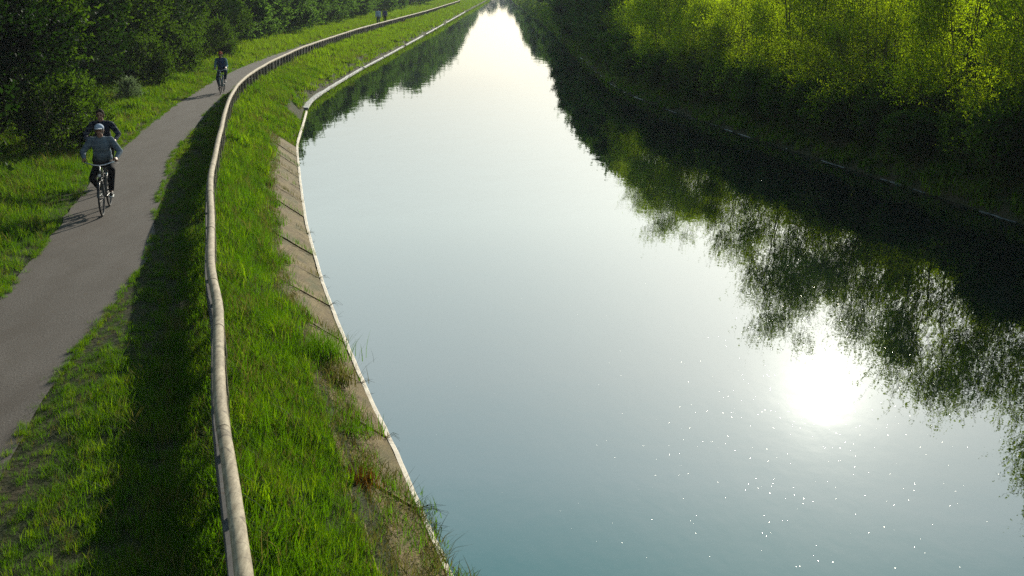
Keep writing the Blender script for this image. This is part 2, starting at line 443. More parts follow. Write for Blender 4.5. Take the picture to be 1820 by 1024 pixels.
# ------------------------------------------------------------------ ground
def build_ground():
    Y = np.concatenate([np.arange(-40, 0, 2), np.arange(0, 60, 0.4), np.arange(60, 130, 1.0), np.arange(130, 420, 4), np.arange(420, 1501, 30)])
    rows = []
    for y in Y:
        pl, pr, ra, st, wl, wr = [float(c(y)) for c in (C_pl, C_pr, C_rail, C_st, C_wl, C_wr)]
        st = max(st, ra + 0.25)
        xs = [pl - 400, pl - 120, pl - 40, pl - 20, pl - 12, pl - 8] + list(np.linspace(pl - 6, pl - 0.4, 14)) + [pl, (pl + pr) / 2, pr] + \
            list(np.linspace(pr + 0.3, ra, 6)) + list(np.linspace(ra + 0.2, st, 7)) + [max(st + 0.05, wl - 0.05), wl + 0.6, wr - 0.6, wr - 0.05] + \
            list(np.linspace(wr + 0.2, wr + 2.6, 8)) + [wr + 5, wr + 8, wr + 14, wr + 40, wr + 120, wr + 420]
        rows.append(xs)
    X = np.array(rows); YY = np.repeat(Y[:, None], X.shape[1], 1)
    Z = ground_z(X, YY)
    V = np.stack([X, YY, Z], -1).reshape(-1, 3)
    n, m = X.shape
    i = np.arange(n - 1)[:, None] * m + np.arange(m - 1)[None, :]
    F = np.stack([i, i + 1, i + m + 1, i + m], -1).reshape(-1, 4)
    o = link_mesh('ground', np_mesh('ground', V, F), M['soil'], smooth=True)
    tag(o, 'earth banks and verges beneath the grass on both sides of the canal', 'ground', kind='structure')
build_ground()

def strip(name, ya, yb, dy, ca, cb, za, zb, mat, n=4, jit=0.0, seed=0):
    Y = np.arange(ya, yb + dy * 0.5, dy)
    A = ca(Y); B = cb(Y)
    if jit:
        A = A + (noise2(Y, Y * 0, 0.5, seed) - 0.5) * jit + (noise2(Y, Y * 0, 2.0, seed + 1) - 0.5) * jit
        B = B + (noise2(Y, Y * 0, 0.5, seed + 2) - 0.5) * jit + (noise2(Y, Y * 0, 2.0, seed + 3) - 0.5) * jit
    t = np.linspace(0, 1, n)
    X = A[:, None] * (1 - t) + B[:, None] * t
    Z = za * (1 - t) + zb * t + np.zeros_like(X)
    V = np.stack([X, np.repeat(Y[:, None], n, 1), Z], -1).reshape(-1, 3)
    i = np.arange(len(Y) - 1)[:, None] * n + np.arange(n - 1)[None, :]
    F = np.stack([i, i + 1, i + n + 1, i + n], -1).reshape(-1, 4)
    return np_mesh(name, V, F)

o = link_mesh('path', strip('path', -40, 600, 0.5, C_pl, C_pr, 0.0, 0.0, M['path'], 5, 0.10, 3), M['path'])
tag(o, 'grey brown asphalt cycle path running beside the canal', 'path', kind='structure')
o = link_mesh('water', strip('water', -40, 1490, 1.0, lambda y: C_wl(y) - 0.35, lambda y: C_wr(y) + 0.35, ZW, ZW, M['water'], 3), M['water'])
tag(o, 'still canal water mirroring the pale sky and the trees', 'water', kind='structure')

# ------------------------------------------------------------------ canal linings
def arc_resample(c, ya, yb, step, z=0.0):
    Y = np.arange(ya, yb, 0.05); X = c(Y)
    s = np.concatenate([[0], np.cumsum(np.hypot(np.diff(X), np.diff(Y)))])
    q = np.arange(0, s[-1], step)
    return np.stack([np.interp(q, s, X), np.interp(q, s, Y), np.full(q.shape, z)], -1)

def slab_mesh(ya, yb, seed):
    """one sloping slab between two joints; joint lines run square to the water"""
    nu, nv = 9, 7
    bm = bmesh.new()
    top = []; 
    for i in range(nu):
        t = i / (nu - 1)
        yl = ya + (yb - ya) * t
        xl = float(C_wl(yl)) - 0.02
        # direction across: perpendicular to the water line
        dx = float(C_wl(yl + 0.5) - C_wl(yl - 0.5)); n = Vector((-1.0, dx + min(0.55, max(0, (yl - 12) * 0.045)), 0)).normalized()
        # find width to slab top
        w = 0.2
        while w < 1.6 and xl + n.x * w > float(C_st(yl + n.y * w)): w += 0.03
        w += 0.10
        row = []
        for j in range(nv):
            s = j / (nv - 1)
            z = ZW + 0.045 + (0.60) * s * 1.0 + random.uniform(-0.006, 0.006)
            row.append(bm.verts.new((xl + n.x * w * s, yl + n.y * w * s, z + seed)))
        top.append(row)
    for i in range(nu - 1):
        for j in range(nv - 1):
            bm.faces.new((top[i][j], top[i][j + 1], top[i + 1][j + 1], top[i + 1][j]))
    # thickness
    r = bmesh.ops.extrude_face_region(bm, geom=list(bm.faces))
    for v in [g for g in r['geom'] if isinstance(g, bmesh.types.BMVert)]: v.co += Vector((-0.05, -0.01, -0.12))
    bmesh.ops.recalc_face_normals(bm, faces=bm.faces)
    return bm

lining = empty('canal_lining', (float(C_wl(8)), 8, ZW))
tag(lining, 'brown concrete slab lining with pale lip on the left bank below the grass', 'canal lining')
bpy.context.view_layer.update()
inv = Matrix.Translation((-float(C_wl(8)), -8, -ZW))
def local(o, root):
    """keep a mesh built in world coordinates in place under its root"""
    o.parent = root
    o.matrix_parent_inverse = root.matrix_basis.inverted()
    return o
JOINTS = [1.2, 3.0, 4.8, 6.6, 8.4, 10.3, 12.15, 14.0, 15.8, 17.7, 19.5, 21.3, 23.2, 25.0, 26.8, 28.6, 30.4, 32.3, 34.2, 36.2]
for i in range(len(JOINTS) - 1):
    o = bm_obj('slab', slab_mesh(JOINTS[i] + 0.045, JOINTS[i + 1] - 0.03, random.uniform(-0.012, 0.012)), M['concrete'])
    local(o, lining)

def lip_mesh(ya, yb, c, sgn, w=0.07, h=0.05, dy=0.25, jit=0.0):
    bm = bmesh.new()
    Y = np.arange(ya, yb + dy * 0.5, dy)
    prev = None
    for k, y in enumerate(Y):
        x = float(c(y)) + (random.uniform(-1, 1) * jit)
        zz = ZW + h + random.uniform(-0.006, 0.006) * 1
        ring = [bm.verts.new((x, y, ZW - 0.25)), bm.verts.new((x, y, zz - 0.012)), bm.verts.new((x - sgn * 0.012, y, zz)),
                bm.verts.new((x - sgn * w, y, zz + 0.01)), bm.verts.new((x - sgn * w, y, ZW - 0.25))]
        if prev:
            for j in range(4): bm.faces.new((prev[j], prev[j + 1], ring[j + 1], ring[j]))
        else: bm.faces.new(ring)
        prev = ring
    bm.faces.new(list(reversed(prev)))
    bmesh.ops.recalc_face_normals(bm, faces=bm.faces)
    return bm
local(bm_obj('lip', lip_mesh(0, 47, lambda y: C_wl(y) + 0.02, 1, 0.062, 0.06, 0.25, 0.004), M['lip']), lining)
# flat grey shelf where the bank turns and beyond
def shelf_mesh(ya, yb, w, dy=0.5, h=0.05):
    bm = bmesh.new(); prev = None
    for y in np.arange(ya, yb + dy * 0.5, dy):
        x = float(C_wl(y)) + random.uniform(-0.02, 0.02)
        ww = w(y)
        ring = [bm.verts.new((x, y, ZW - 0.2)), bm.verts.new((x, y, ZW + h)), bm.verts.new((x - ww, y, ZW + h + 0.02)), bm.verts.new((x - ww, y, ZW - 0.2))]
        if prev:
            for j in range(3): bm.faces.new((prev[j], prev[j + 1], ring[j + 1], ring[j]))
        else: bm.faces.new(ring)
        prev = ring
    bm.faces.new(list(reversed(prev)))
    bmesh.ops.recalc_face_normals(bm, faces=bm.faces)
    return bm
local(bm_obj('shelf', shelf_mesh(48.3, 72, lambda y: 0.30 if y < 53 else max(0.10, 0.30 - (y - 53) * 0.07)), M['shelf']), lining)
for a, c_ in ((72.4, 82), (83, 97), (99, 117), (121, 150), (156, 215)):
    local(bm_obj('lip', shelf_mesh(a, c_, lambda y: 0.09, 1.0, 0.04), M['shelf']), lining)
lining_r = empty('canal_lining', (float(C_wr(25)), 25, ZW))
tag(lining_r, 'low broken concrete edge in deep shade at the foot of the right bank', 'canal lining')
bpy.context.view_layer.update()
rl = random.Random(9); a = 14.0
while a < 84:
    L = rl.uniform(0.3, 1.7)
    local(bm_obj('lip', lip_mesh(a, a + L, lambda y: C_wr(y) - 0.02 + 0.05 * math.sin(y * 0.9), -1, 0.035, 0.004 + rl.uniform(0, 0.016), 0.18, 0.022), M['shade_lip']), lining_r)
    a += L + rl.uniform(0.2, 3.2)

# ------------------------------------------------------------------ guard rail fence
fence = empty('timber_fence', (float(C_rail(8)), 8, 0))
tag(fence, 'long low timber guard fence with pale round log rail along the bank crest', 'fence')
bpy.context.view_layer.update()
RAIL_Z = 0.70
def rail_pts(ya, yb, step, z, off=0.0):
    P = []
    n = max(2, int(round((yb - ya) / step)) + 1)
    for y in np.linspace(ya, yb, n):
        P.append(Vector((float(C_rail(y)) + off, y, z)))
    return P
JR = [-0.6, 2.6, 5.6, 8.5, 11.3, 13.2, 16.2, 19.2, 22.2, 25.2, 28.2, 31.2, 34.2, 37.2, 40.2]
while JR[-1] < 240: JR.append(JR[-1] + 3.0)
posts_y = []
for i in range(len(JR) - 1):
    a, c_ = JR[i], JR[i + 1]
    bm = bmesh.new()
    far_ = a > 60
    P = rail_pts(a + 0.006, c_ - 0.006, 1.5 if far_ else 0.22, RAIL_Z)
    r0 = 0.060; r1 = 0.058
    ph = random.uniform(0, 6)
    for k, q in enumerate(P):
        t = k / (len(P) - 1)
        q.z += 0.010 * math.sin(t * math.pi) * math.sin(ph) 
        q.x += 0.008 * math.sin(t * math.pi) * math.cos(ph)
    rr = [(r0 * (1 - k / (len(P) - 1)) + r1 * k / (len(P) - 1)) * (1 + random.uniform(-0.025, 0.025)) for k in range(len(P))]
    if not far_: rr[0] *= 0.985; rr[-1] *= 0.985
    add_tube(bm, P, rr, 8 if far_ else 18)
    o = bm_obj('rail', bm, M['log'], smooth=True); local(o, fence)
for i in range(0, len(JR) - 1, 2):
    a, c_ = JR[i], JR[min(i + 2, len(JR) - 1)]
    bm = bmesh.new(); prev = None
    for q in rail_pts(a + 0.01, c_ - 0.01, 1.5 if a > 60 else 0.4, 0.0, -0.092):
        zc = 0.45 + 0.006 * math.sin(q.y)
        ring = [bm.verts.new((q.x, q.y, zc - 0.13)), bm.verts.new((q.x + 0.045, q.y, zc - 0.13)), bm.verts.new((q.x + 0.045, q.y, zc + 0.13)), bm.verts.new((q.x, q.y, zc + 0.13))]
        if prev:
            for j in range(4): bm.faces.new((prev[j], prev[(j + 1) % 4], ring[(j + 1) % 4], ring[j]))
        else: bm.faces.new(ring)
        prev = ring
    bm.faces.new(list(reversed(prev)))
    bmesh.ops.recalc_face_normals(bm, faces=bm.faces)
    local(bm_obj('board', bm, M['board']), fence)
py = 0.6; k = 0; farbm = bmesh.new()
while py < 240:
    x = float(C_rail(py))
    bm = bmesh.new() if k < 98 else farbm
    gz = float(ground_z(np.array([x]), np.array([py]))[0])
    r = 0.055 + random.uniform(-0.004, 0.004)
    lean = random.uniform(-0.02, 0.02)
    add_tube(bm, [Vector((x + 0.01 + lean, py, gz - 0.3)), Vector((x + 0.01 + lean * 0.5, py, 0.3)), Vector((x + 0.01, py, RAIL_Z - 0.045))], [r * 1.05, r, r * 0.98], 10)
    if k < 98: local(bm_obj('post', bm, M['post'], smooth=True), fence)
    k += 1; py += 1.1
tag(local(bm_obj('post', farbm, M['post']), fence), kind='stuff')

# ------------------------------------------------------------------ grass
def blade_tuft(name, n, rad, h0, h1, w, lean, seg=2, mat=None):
    V = []; F = []
    for _ in range(n):
        a = random.uniform(0, 2 * math.pi); r = rad * math.sqrt(random.random())
        bx, by = math.cos(a) * r, math.sin(a) * r
        h = random.uniform(h0, h1); d = random.uniform(0, 2 * math.pi)
        L = lean * random.uniform(0.3, 1.4) * h
        ux, uy = math.cos(d), math.sin(d); px, py_ = -uy, ux
        tw = random.uniform(-0.6, 0.6)
        px, py_ = px * math.cos(tw) - py_ * math.sin(tw), px * math.sin(tw) + py_ * math.cos(tw)
        ww = w * random.uniform(0.7, 1.3) * 0.5
        i0 = len(V)
        for s in range(seg + 1):
            t = s / seg
            q = t * t
            cx, cy, cz = bx + ux * L * q, by + uy * L * q, h * (t - 0.25 * q * lean)
            wd = ww * (1 - t) ** 0.6 if s < seg else 0.0004
            V.append((cx - px * wd, cy - py_ * wd, cz)); V.append((cx + px * wd, cy + py_ * wd, cz))
        for s in range(seg):
            F.append((i0 + 2 * s, i0 + 2 * s + 1, i0 + 2 * s + 3, i0 + 2 * s + 2))
    me = np_mesh(name, np.array(V), np.array(F))
    me.materials.append(mat)
    return me

def tuft_collection(name, meshes):
    c = bpy.data.collections.new(name)
    for i, me in enumerate(meshes):
        o = bpy.data.objects.new(name + '_sprig', me); c.objects.link(o)
    return c

def scatter(name, P, scl, coll, label, cat='grass'):
    """points P -> instances of the collection's tufts"""
    me = bpy.data.meshes.new(name)
    me.vertices.add(len(P)); me.vertices.foreach_set('co', np.asarray(P, dtype=np.float32).ravel())
    a = me.attributes.new('size', 'FLOAT', 'POINT'); a.data.foreach_set('value', np.asarray(scl, dtype=np.float32))
    me.update()
    o = bpy.data.objects.new(name, me); COL.objects.link(o)
    g = bpy.data.node_groups.new(name + '_scatter', 'GeometryNodeTree')
    g.interface.new_socket('Geometry', in_out='INPUT', socket_type='NodeSocketGeometry')
    g.interface.new_socket('Geometry', in_out='OUTPUT', socket_type='NodeSocketGeometry')
    gi = g.nodes.new('NodeGroupInput'); go = g.nodes.new('NodeGroupOutput')
    ip = g.nodes.new('GeometryNodeInstanceOnPoints')
    ci = g.nodes.new('GeometryNodeCollectionInfo'); ci.inputs['Collection'].default_value = coll
    ci.inputs['Separate Children'].default_value = True; ci.inputs['Reset Children'].default_value = True
    rv = g.nodes.new('FunctionNodeRandomValue'); rv.data_type = 'FLOAT_VECTOR'
    rv.inputs[0].default_value = (-0.12, -0.12, 0.0); rv.inputs[1].default_value = (0.12, 0.12, 6.283)
    na = g.nodes.new('GeometryNodeInputNamedAttribute'); na.data_type = 'FLOAT'; na.inputs[0].default_value = 'size'
    ip.inputs['Pick Instance'].default_value = True
    g.links.new(gi.outputs[0], ip.inputs['Points']); g.links.new(ci.outputs[0], ip.inputs['Instance'])
    e2r = g.nodes.new('FunctionNodeEulerToRotation')
    g.links.new(rv.outputs[0], e2r.inputs[0]); g.links.new(e2r.outputs[0], ip.inputs['Rotation'])
    g.links.new(na.outputs[0], ip.inputs['Scale'])
    g.links.new(ip.outputs[0], go.inputs[0])
    md = o.modifiers.new('scatter', 'NODES'); md.node_group = g
    tag(o, label, cat, kind='stuff')
    return o

M['grass_sun'] = foliage('grass_blades_sunlit', (0.012, 0.038, 0.001), (0.075, 0.120, 0.002), (0.26, 0.44, 0.004), tr=0.5, gloss=0.05, patch=0.7)  # yellower copy of the grass; backlit sun put into the colour
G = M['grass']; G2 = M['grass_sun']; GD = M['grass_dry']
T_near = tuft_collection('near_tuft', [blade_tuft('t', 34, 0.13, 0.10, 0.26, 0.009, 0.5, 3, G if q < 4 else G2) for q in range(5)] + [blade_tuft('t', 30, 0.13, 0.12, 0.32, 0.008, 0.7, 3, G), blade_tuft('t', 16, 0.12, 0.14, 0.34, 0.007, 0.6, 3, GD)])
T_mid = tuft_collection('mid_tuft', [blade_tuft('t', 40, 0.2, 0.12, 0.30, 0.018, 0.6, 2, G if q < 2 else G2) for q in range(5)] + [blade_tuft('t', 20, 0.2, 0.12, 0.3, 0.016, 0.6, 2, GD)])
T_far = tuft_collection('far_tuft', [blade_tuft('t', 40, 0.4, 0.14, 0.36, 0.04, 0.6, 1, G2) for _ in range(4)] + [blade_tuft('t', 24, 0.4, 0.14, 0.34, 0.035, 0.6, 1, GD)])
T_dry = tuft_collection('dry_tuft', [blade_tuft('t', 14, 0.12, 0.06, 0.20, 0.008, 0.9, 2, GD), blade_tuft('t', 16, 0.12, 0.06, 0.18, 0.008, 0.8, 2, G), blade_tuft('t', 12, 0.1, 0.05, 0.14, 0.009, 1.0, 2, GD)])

def pts_between(ca, cb, ya, yb, dens, edge=0.0):
    """random points between two plan curves, dens per m2"""
    Y = RNG.uniform(ya, yb, int(dens * (yb - ya) * 12))
    # width-proportional acceptance
    A = ca(Y); B = cb(Y); w = np.maximum(B - A, 0)
    keep = RNG.uniform(0, 12, len(Y)) < w
    Y = Y[keep]; A = A[keep]; B = B[keep]
    X = A + (B - A) * RNG.uniform(0, 1, len(Y))
    if edge:
        X = X + RNG.normal(0, edge, len(Y))
    return X, Y

def grass_zone(name, ca, cb, bands, label, hfun=None):
    for (ya, yb, dens, coll, s) in bands:
        X, Y = pts_between(ca, cb, ya, yb, dens)
        Z = ground_z(X, Y) - 0.02
        sc = s * RNG.uniform(0.65, 1.25, len(X)) * (0.7 + 0.6 * noise2(X, Y, 0.9, 5))
        if hfun is not None: sc = sc * hfun(X, Y)
        yield np.stack([X, Y, Z], -1), sc, coll

zones = {}
def gather(key, label, gen):
    for P, sc, coll in gen:
        zones.setdefault((key, coll.name), [label, coll, [], []])
        zones[(key, coll.name)][2].append(P); zones[(key, coll.name)][3].append(sc)

def h_mid(x, y):      # between path and fence: short at the path, long under the rail
    d = C_rail(y) - x
    e = x - C_pr(y)
    return np.clip(0.8 + 0.4 * np.exp(-d / 0.35), 0.5, 1.3) * np.clip(0.35 + e * 0.5, 0.35, 0.9)
def h_bank(x, y):
    d = x - C_rail(y)
    return np.clip(0.95 + 0.35 * np.exp(-np.maximum(d, 0) / 0.35), 0.5, 1.6)
def h_left(x, y):
    e = C_pl(y) - x
    return np.clip(0.5 + e * 0.6, 0.5, 1.15)

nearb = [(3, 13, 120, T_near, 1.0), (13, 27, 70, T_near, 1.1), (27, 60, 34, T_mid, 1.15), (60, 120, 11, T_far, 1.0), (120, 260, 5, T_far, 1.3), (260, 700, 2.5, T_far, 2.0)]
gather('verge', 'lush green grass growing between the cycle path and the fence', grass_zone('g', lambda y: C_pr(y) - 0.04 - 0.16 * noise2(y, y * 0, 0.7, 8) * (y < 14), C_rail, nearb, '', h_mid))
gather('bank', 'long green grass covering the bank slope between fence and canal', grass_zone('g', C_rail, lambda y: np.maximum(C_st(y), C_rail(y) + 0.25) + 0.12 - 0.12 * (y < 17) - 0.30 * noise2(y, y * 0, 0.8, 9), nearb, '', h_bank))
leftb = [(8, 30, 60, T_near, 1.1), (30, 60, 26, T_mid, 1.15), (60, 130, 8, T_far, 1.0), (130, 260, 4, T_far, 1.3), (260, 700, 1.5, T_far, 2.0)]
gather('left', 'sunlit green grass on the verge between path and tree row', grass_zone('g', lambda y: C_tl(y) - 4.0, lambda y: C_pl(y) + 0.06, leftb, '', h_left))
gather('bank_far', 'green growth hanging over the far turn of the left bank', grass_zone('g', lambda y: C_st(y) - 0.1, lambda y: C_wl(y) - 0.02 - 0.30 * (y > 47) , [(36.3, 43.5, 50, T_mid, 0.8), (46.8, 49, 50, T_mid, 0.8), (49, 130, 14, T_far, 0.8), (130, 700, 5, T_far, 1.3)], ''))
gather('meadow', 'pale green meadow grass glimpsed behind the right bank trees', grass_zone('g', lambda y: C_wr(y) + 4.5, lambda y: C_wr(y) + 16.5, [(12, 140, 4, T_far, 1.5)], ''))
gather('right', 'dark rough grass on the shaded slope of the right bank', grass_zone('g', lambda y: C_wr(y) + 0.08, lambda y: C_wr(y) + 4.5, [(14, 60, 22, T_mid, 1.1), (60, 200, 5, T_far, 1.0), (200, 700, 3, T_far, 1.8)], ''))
def edge_zone(c, sgn):
    Y = RNG.uniform(8, 45, 900)
    m = noise2(Y, Y * 0, 0.8, 21 + sgn)
    Y = Y[m > 0.42]
    X = c(Y) + sgn * RNG.uniform(-0.05, 0.09, len(Y)) * (0.4 + noise2(Y, Y * 0, 0.6, 30))
    yield np.stack([X, Y, np.full(len(Y), 0.0)], -1), RNG.uniform(0.2, 0.42, len(X)), T_near
gather('edge', 'short ragged grass creeping over the edges of the asphalt path', edge_zone(C_pl, 1))
gather('edge', 'short ragged grass creeping over the edges of the asphalt path', edge_zone(C_pr, -1))
# dry weeds lying over the slab tops
def dry_zone():
    X, Y = pts_between(lambda y: C_st(y) - 0.40, lambda y: C_st(y) + 0.24 + 0.75 * np.clip((13.5 - y) / 3, 0, 1) * noise2(y, y * 0, 0.9, 12), 5, 36, 95)
    Z = ZW + 0.05 + 0.60 * np.clip((C_wl(Y) - X) / np.maximum(C_wl(Y) - C_st(Y) + 0.1, 0.2), 0, 1)
    yield np.stack([X, Y, Z], -1), RNG.uniform(0.5, 1.35, len(X)), T_dry
gather('dry', 'thin brown and yellow weeds creeping over the top of the concrete slabs', dry_zone())
for (key, cn), (label, coll, Ps, Ss) in zones.items():
    scatter('grass', np.concatenate(Ps), np.concatenate(Ss), coll, label)

# ------------------------------------------------------------------ trees
def leaf_cloud(C, D, size, aspect=0.55, jitter=1.0):
    """one rhombic leaf per centre C, long axis near D"""
    n = len(C)
    d = D + RNG.normal(0, 0.8 * jitter, (n, 3)); d /= np.linalg.norm(d, axis=1, keepdims=True) + 1e-9
    q = RNG.normal(0, 1, (n, 3)); s = np.cross(d, q); s /= np.linalg.norm(s, axis=1, keepdims=True) + 1e-9
    L = (size * RNG.uniform(0.6, 1.3, n))[:, None]
    A = C - d * L * 0.5; B = C + d * L * 0.5
    P = C + s * L * aspect * 0.5; Q = C - s * L * aspect * 0.5
    V = np.stack([A, P, B, Q], 1).reshape(-1, 3)
    F = np.arange(4 * n).reshape(n, 4)
    return V, F

def make_tree(seed, H, Rad, base, nshoot, leaves_per, leaf, feather, stems=1, mat=None, skirt=0.0, trunk_r=0.14, thin=0.0):
    """returns (trunk mesh, crown mesh). base = height where the crown starts; feather = length of the outer shoots"""
    rs = random.Random(seed)
    global RNG
    RNG_ = np.random.default_rng(seed)
    bm = bmesh.new()
    limbs = []
    # stems and limbs
    for s in range(stems):
        a = rs.uniform(0, 6.28); sp = (0.0 if stems == 1 else rs.uniform(0.15, 0.45)) * Rad
        top = Vector((math.cos(a) * sp, math.sin(a) * sp, H * rs.uniform(0.78, 0.95)))
        b0 = Vector((math.cos(a) * 0.12 * (stems > 1), math.sin(a) * 0.12 * (stems > 1), -0.3))
        pts = []
        for k in range(7):
            t = k / 6
            p = b0.lerp(top, t) + Vector((rs.uniform(-1, 1), rs.uniform(-1, 1), 0)) * 0.10 * (t > 0) * H / 6
            pts.append(p)
        tr = trunk_r / math.sqrt(stems)
        add_tube(bm, pts, [tr * (1 - 0.86 * k / 6) * (1.25 if k == 0 else 1) for k in range(7)], 8)
        nl = 22 // stems + 5
        for j in range(nl):
            t = rs.uniform(0.12 if skirt else 0.28, 0.97)
            k = int(t * 6); p = pts[k].lerp(pts[min(k + 1, 6)], t * 6 - k)
            ang = rs.uniform(0, 6.28)
            zt = (p.z) / H
            reach = Rad * (1.0 - 0.5 * max(0, zt - 0.45) / 0.55) * rs.uniform(0.55, 1.0)
            tip = Vector((math.cos(ang) * reach, math.sin(ang) * reach, min(H, p.z + H * rs.uniform(0.04, 0.24) * (1 if not skirt else rs.uniform(-0.3, 1)))))
            mid = p.lerp(tip, 0.5) + Vector((0, 0, rs.uniform(0, 0.3)))
            add_tube(bm, [p, mid, tip], [tr * 0.35 * (1 - 0.6 * t), tr * 0.2, 0.008], 5, caps=False)
            limbs.append((p, mid, tip))
    # lumps of the crown: uneven outline
    nl = 26
    lumps = []
    for j in range(nl):
        z = base + (H * 0.93 - base) * rs.random() ** 0.85
        zt = (z - base) / (H - base)
        prof = (1.0 - 0.35 * abs(zt - 0.35) / 0.65) if zt > 0.35 else (0.7 + 0.3 * zt / 0.35 + skirt * (1 - zt / 0.35) * 0.25)
        if zt > 0.6: prof *= 1 - 0.55 * (zt - 0.6) / 0.4
        ang = rs.uniform(0, 6.28); rr = Rad * prof * rs.uniform(0.35, 0.82)
        lumps.append((math.cos(ang) * rr, math.sin(ang) * rr, z, Rad * rs.uniform(0.22, 0.42)))
    lumps += [(l[2].x * 0.9, l[2].y * 0.9, max(base, l[2].z), Rad * rs.uniform(0.16, 0.30)) for l in limbs if l[2].z > base * 0.8]
    Lm = np.array(lumps)
    k = RNG_.integers(0, len(Lm), nshoot)
    dirs = RNG_.normal(0, 1, (nshoot, 3)); dirs[:, 2] = dirs[:, 2] * 0.8 + 0.15
    dirs /= np.linalg.norm(dirs, axis=1, keepdims=True)
    c0 = Lm[k, :3] + dirs * (Lm[k, 3:4] * RNG_.uniform(0.55, 1.0, (nshoot, 1)))
    out = c0.copy(); out[:, 2] = (out[:, 2] - H * 0.35) * 0.5
    out /= np.linalg.norm(out, axis=1, keepdims=True) + 1e-6
    sd = dirs * 0.45 + out * 0.45 + np.array([0, 0, 0.55]) + RNG_.normal(0, 0.25, (nshoot, 3))
    sd /= np.linalg.norm(sd, axis=1, keepdims=True)
    sl = feather * RNG_.uniform(0.35, 1.0, (nshoot, 1)) * np.where(RNG_.random((nshoot, 1)) < 0.15, 1.8, 1.0)
    t = np.linspace(0.0, 1, leaves_per)[None, :, None] ** 0.9
    C = c0[:, None, :] + sd[:, None, :] * sl[:, None, :] * t
    C = C + RNG_.normal(0, 0.05, C.shape) * (1.15 - t)* (feather / 0.5)
    D = np.repeat(sd[:, None, :], leaves_per, 1)
    C = C.reshape(-1, 3); D = D.reshape(-1, 3)
    keep = (C[:, 2] > base * 0.5 + 0.02) & (RNG_.random(len(C)) > thin * np.clip(C[:, 2] / H, 0, 1.1) ** 1.3)
    C = C[keep]; D = D[keep]
    RNG = RNG_
    V, F = leaf_cloud(C, D, leaf)
    crown = np_mesh('crown', V, F); crown.materials.append(mat)
    # twigs of the longest shoots, seen in the gaps
    for i in range(0, nshoot, 5):
        a = Vector(c0[i]); bb = a + Vector(sd[i]) * float(sl[i, 0]) * 1.05
        mid = a.lerp(bb, 0.5) + Vector((rs.uniform(-.04, .04), rs.uniform(-.04, .04), 0.02))
        add_tube(bm, [a - Vector(sd[i]) * 0.25, mid, bb], [0.010, 0.006, 0.003], 3, caps=False)
    tm = bpy.data.meshes.new('trunk'); bm.to_mesh(tm); bm.free(); tm.materials.append(M['bark'])
    return tm, crown

def place(kind, meshes, x, y, rz, s, sz, label, group, cat='tree', dz=0.0):
    gz = float(ground_z(np.array([x]), np.array([y]))[0])
    r = empty(kind, (x, y, gz + dz), rz); r.scale = (s, s, s * sz)
    tag(r, label, cat, group)
    for nm, me in zip(('trunk', 'crown'), meshes):
        o = bpy.data.objects.new(nm, me); COL.objects.link(o); o.parent = r
    return r

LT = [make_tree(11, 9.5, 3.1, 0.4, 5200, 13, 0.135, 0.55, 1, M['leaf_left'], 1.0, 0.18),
      make_tree(12, 10.5, 3.3, 0.5, 5200, 13, 0.135, 0.5, 1, M['leaf_left_shade'], 1.0, 0.2),
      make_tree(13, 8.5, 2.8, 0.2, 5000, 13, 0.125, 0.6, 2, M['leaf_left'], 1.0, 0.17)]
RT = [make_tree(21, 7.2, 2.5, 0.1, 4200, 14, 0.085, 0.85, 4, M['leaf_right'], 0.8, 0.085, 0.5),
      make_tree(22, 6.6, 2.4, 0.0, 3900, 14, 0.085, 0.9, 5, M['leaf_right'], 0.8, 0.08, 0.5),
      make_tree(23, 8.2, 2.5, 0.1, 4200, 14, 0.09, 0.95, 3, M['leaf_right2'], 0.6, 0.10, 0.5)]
FT = [make_tree(31, 9.0, 3.2, 0.3, 2600, 12, 0.24, 0.7, 1, M['leaf_far'], 1.0, 0.2),
      make_tree(32, 8.0, 3.0, 0.3, 2600, 12, 0.22, 0.7, 2, M['leaf_far'], 1.0, 0.2)]
BU = make_tree(41, 1.5, 0.9, 0.05, 900, 10, 0.08, 0.3, 3, M['leaf_left'], 1.0, 0.04)
BT = make_tree(43, 2.6, 1.7, 0.05, 2400, 12, 0.10, 0.4, 5, M['thicket'], 1.0, 0.05)
BP = make_tree(42, 1.3, 0.8, 0.05, 700, 10, 0.075, 0.3, 3, M['leaf_pale'], 1.0, 0.04)

# left row
y = 13.0; n = 0
rr = random.Random(5)
left = []
while y < 150:
    left.append((float(C_tl(y)) - 2.3 + rr.uniform(-0.4, 0.3), y)); y += rr.uniform(3.2, 4.3) if y < 70 else rr.uniform(4.2, 5.5)
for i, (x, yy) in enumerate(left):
    k = 1 if yy < 30 else 2 if yy < 34.5 else 1 if yy < 43 else [0, 2, 0, 1][i % 4]  # dark crowns imitate shaded stretches of the row, mid green ones lit stretches
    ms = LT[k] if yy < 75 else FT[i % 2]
    word = {0: 'broad mid green', 1: 'tall shade-darkened green', 2: 'bushy light green'}[k] if yy < 75 else 'hazy distant green'
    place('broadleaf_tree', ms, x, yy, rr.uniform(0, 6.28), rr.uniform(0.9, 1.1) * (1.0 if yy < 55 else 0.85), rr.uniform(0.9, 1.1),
          '%s tree in left row, %s from the near end' % (word, ordinal(i + 1)), 'trees in the row left of the cycle path')
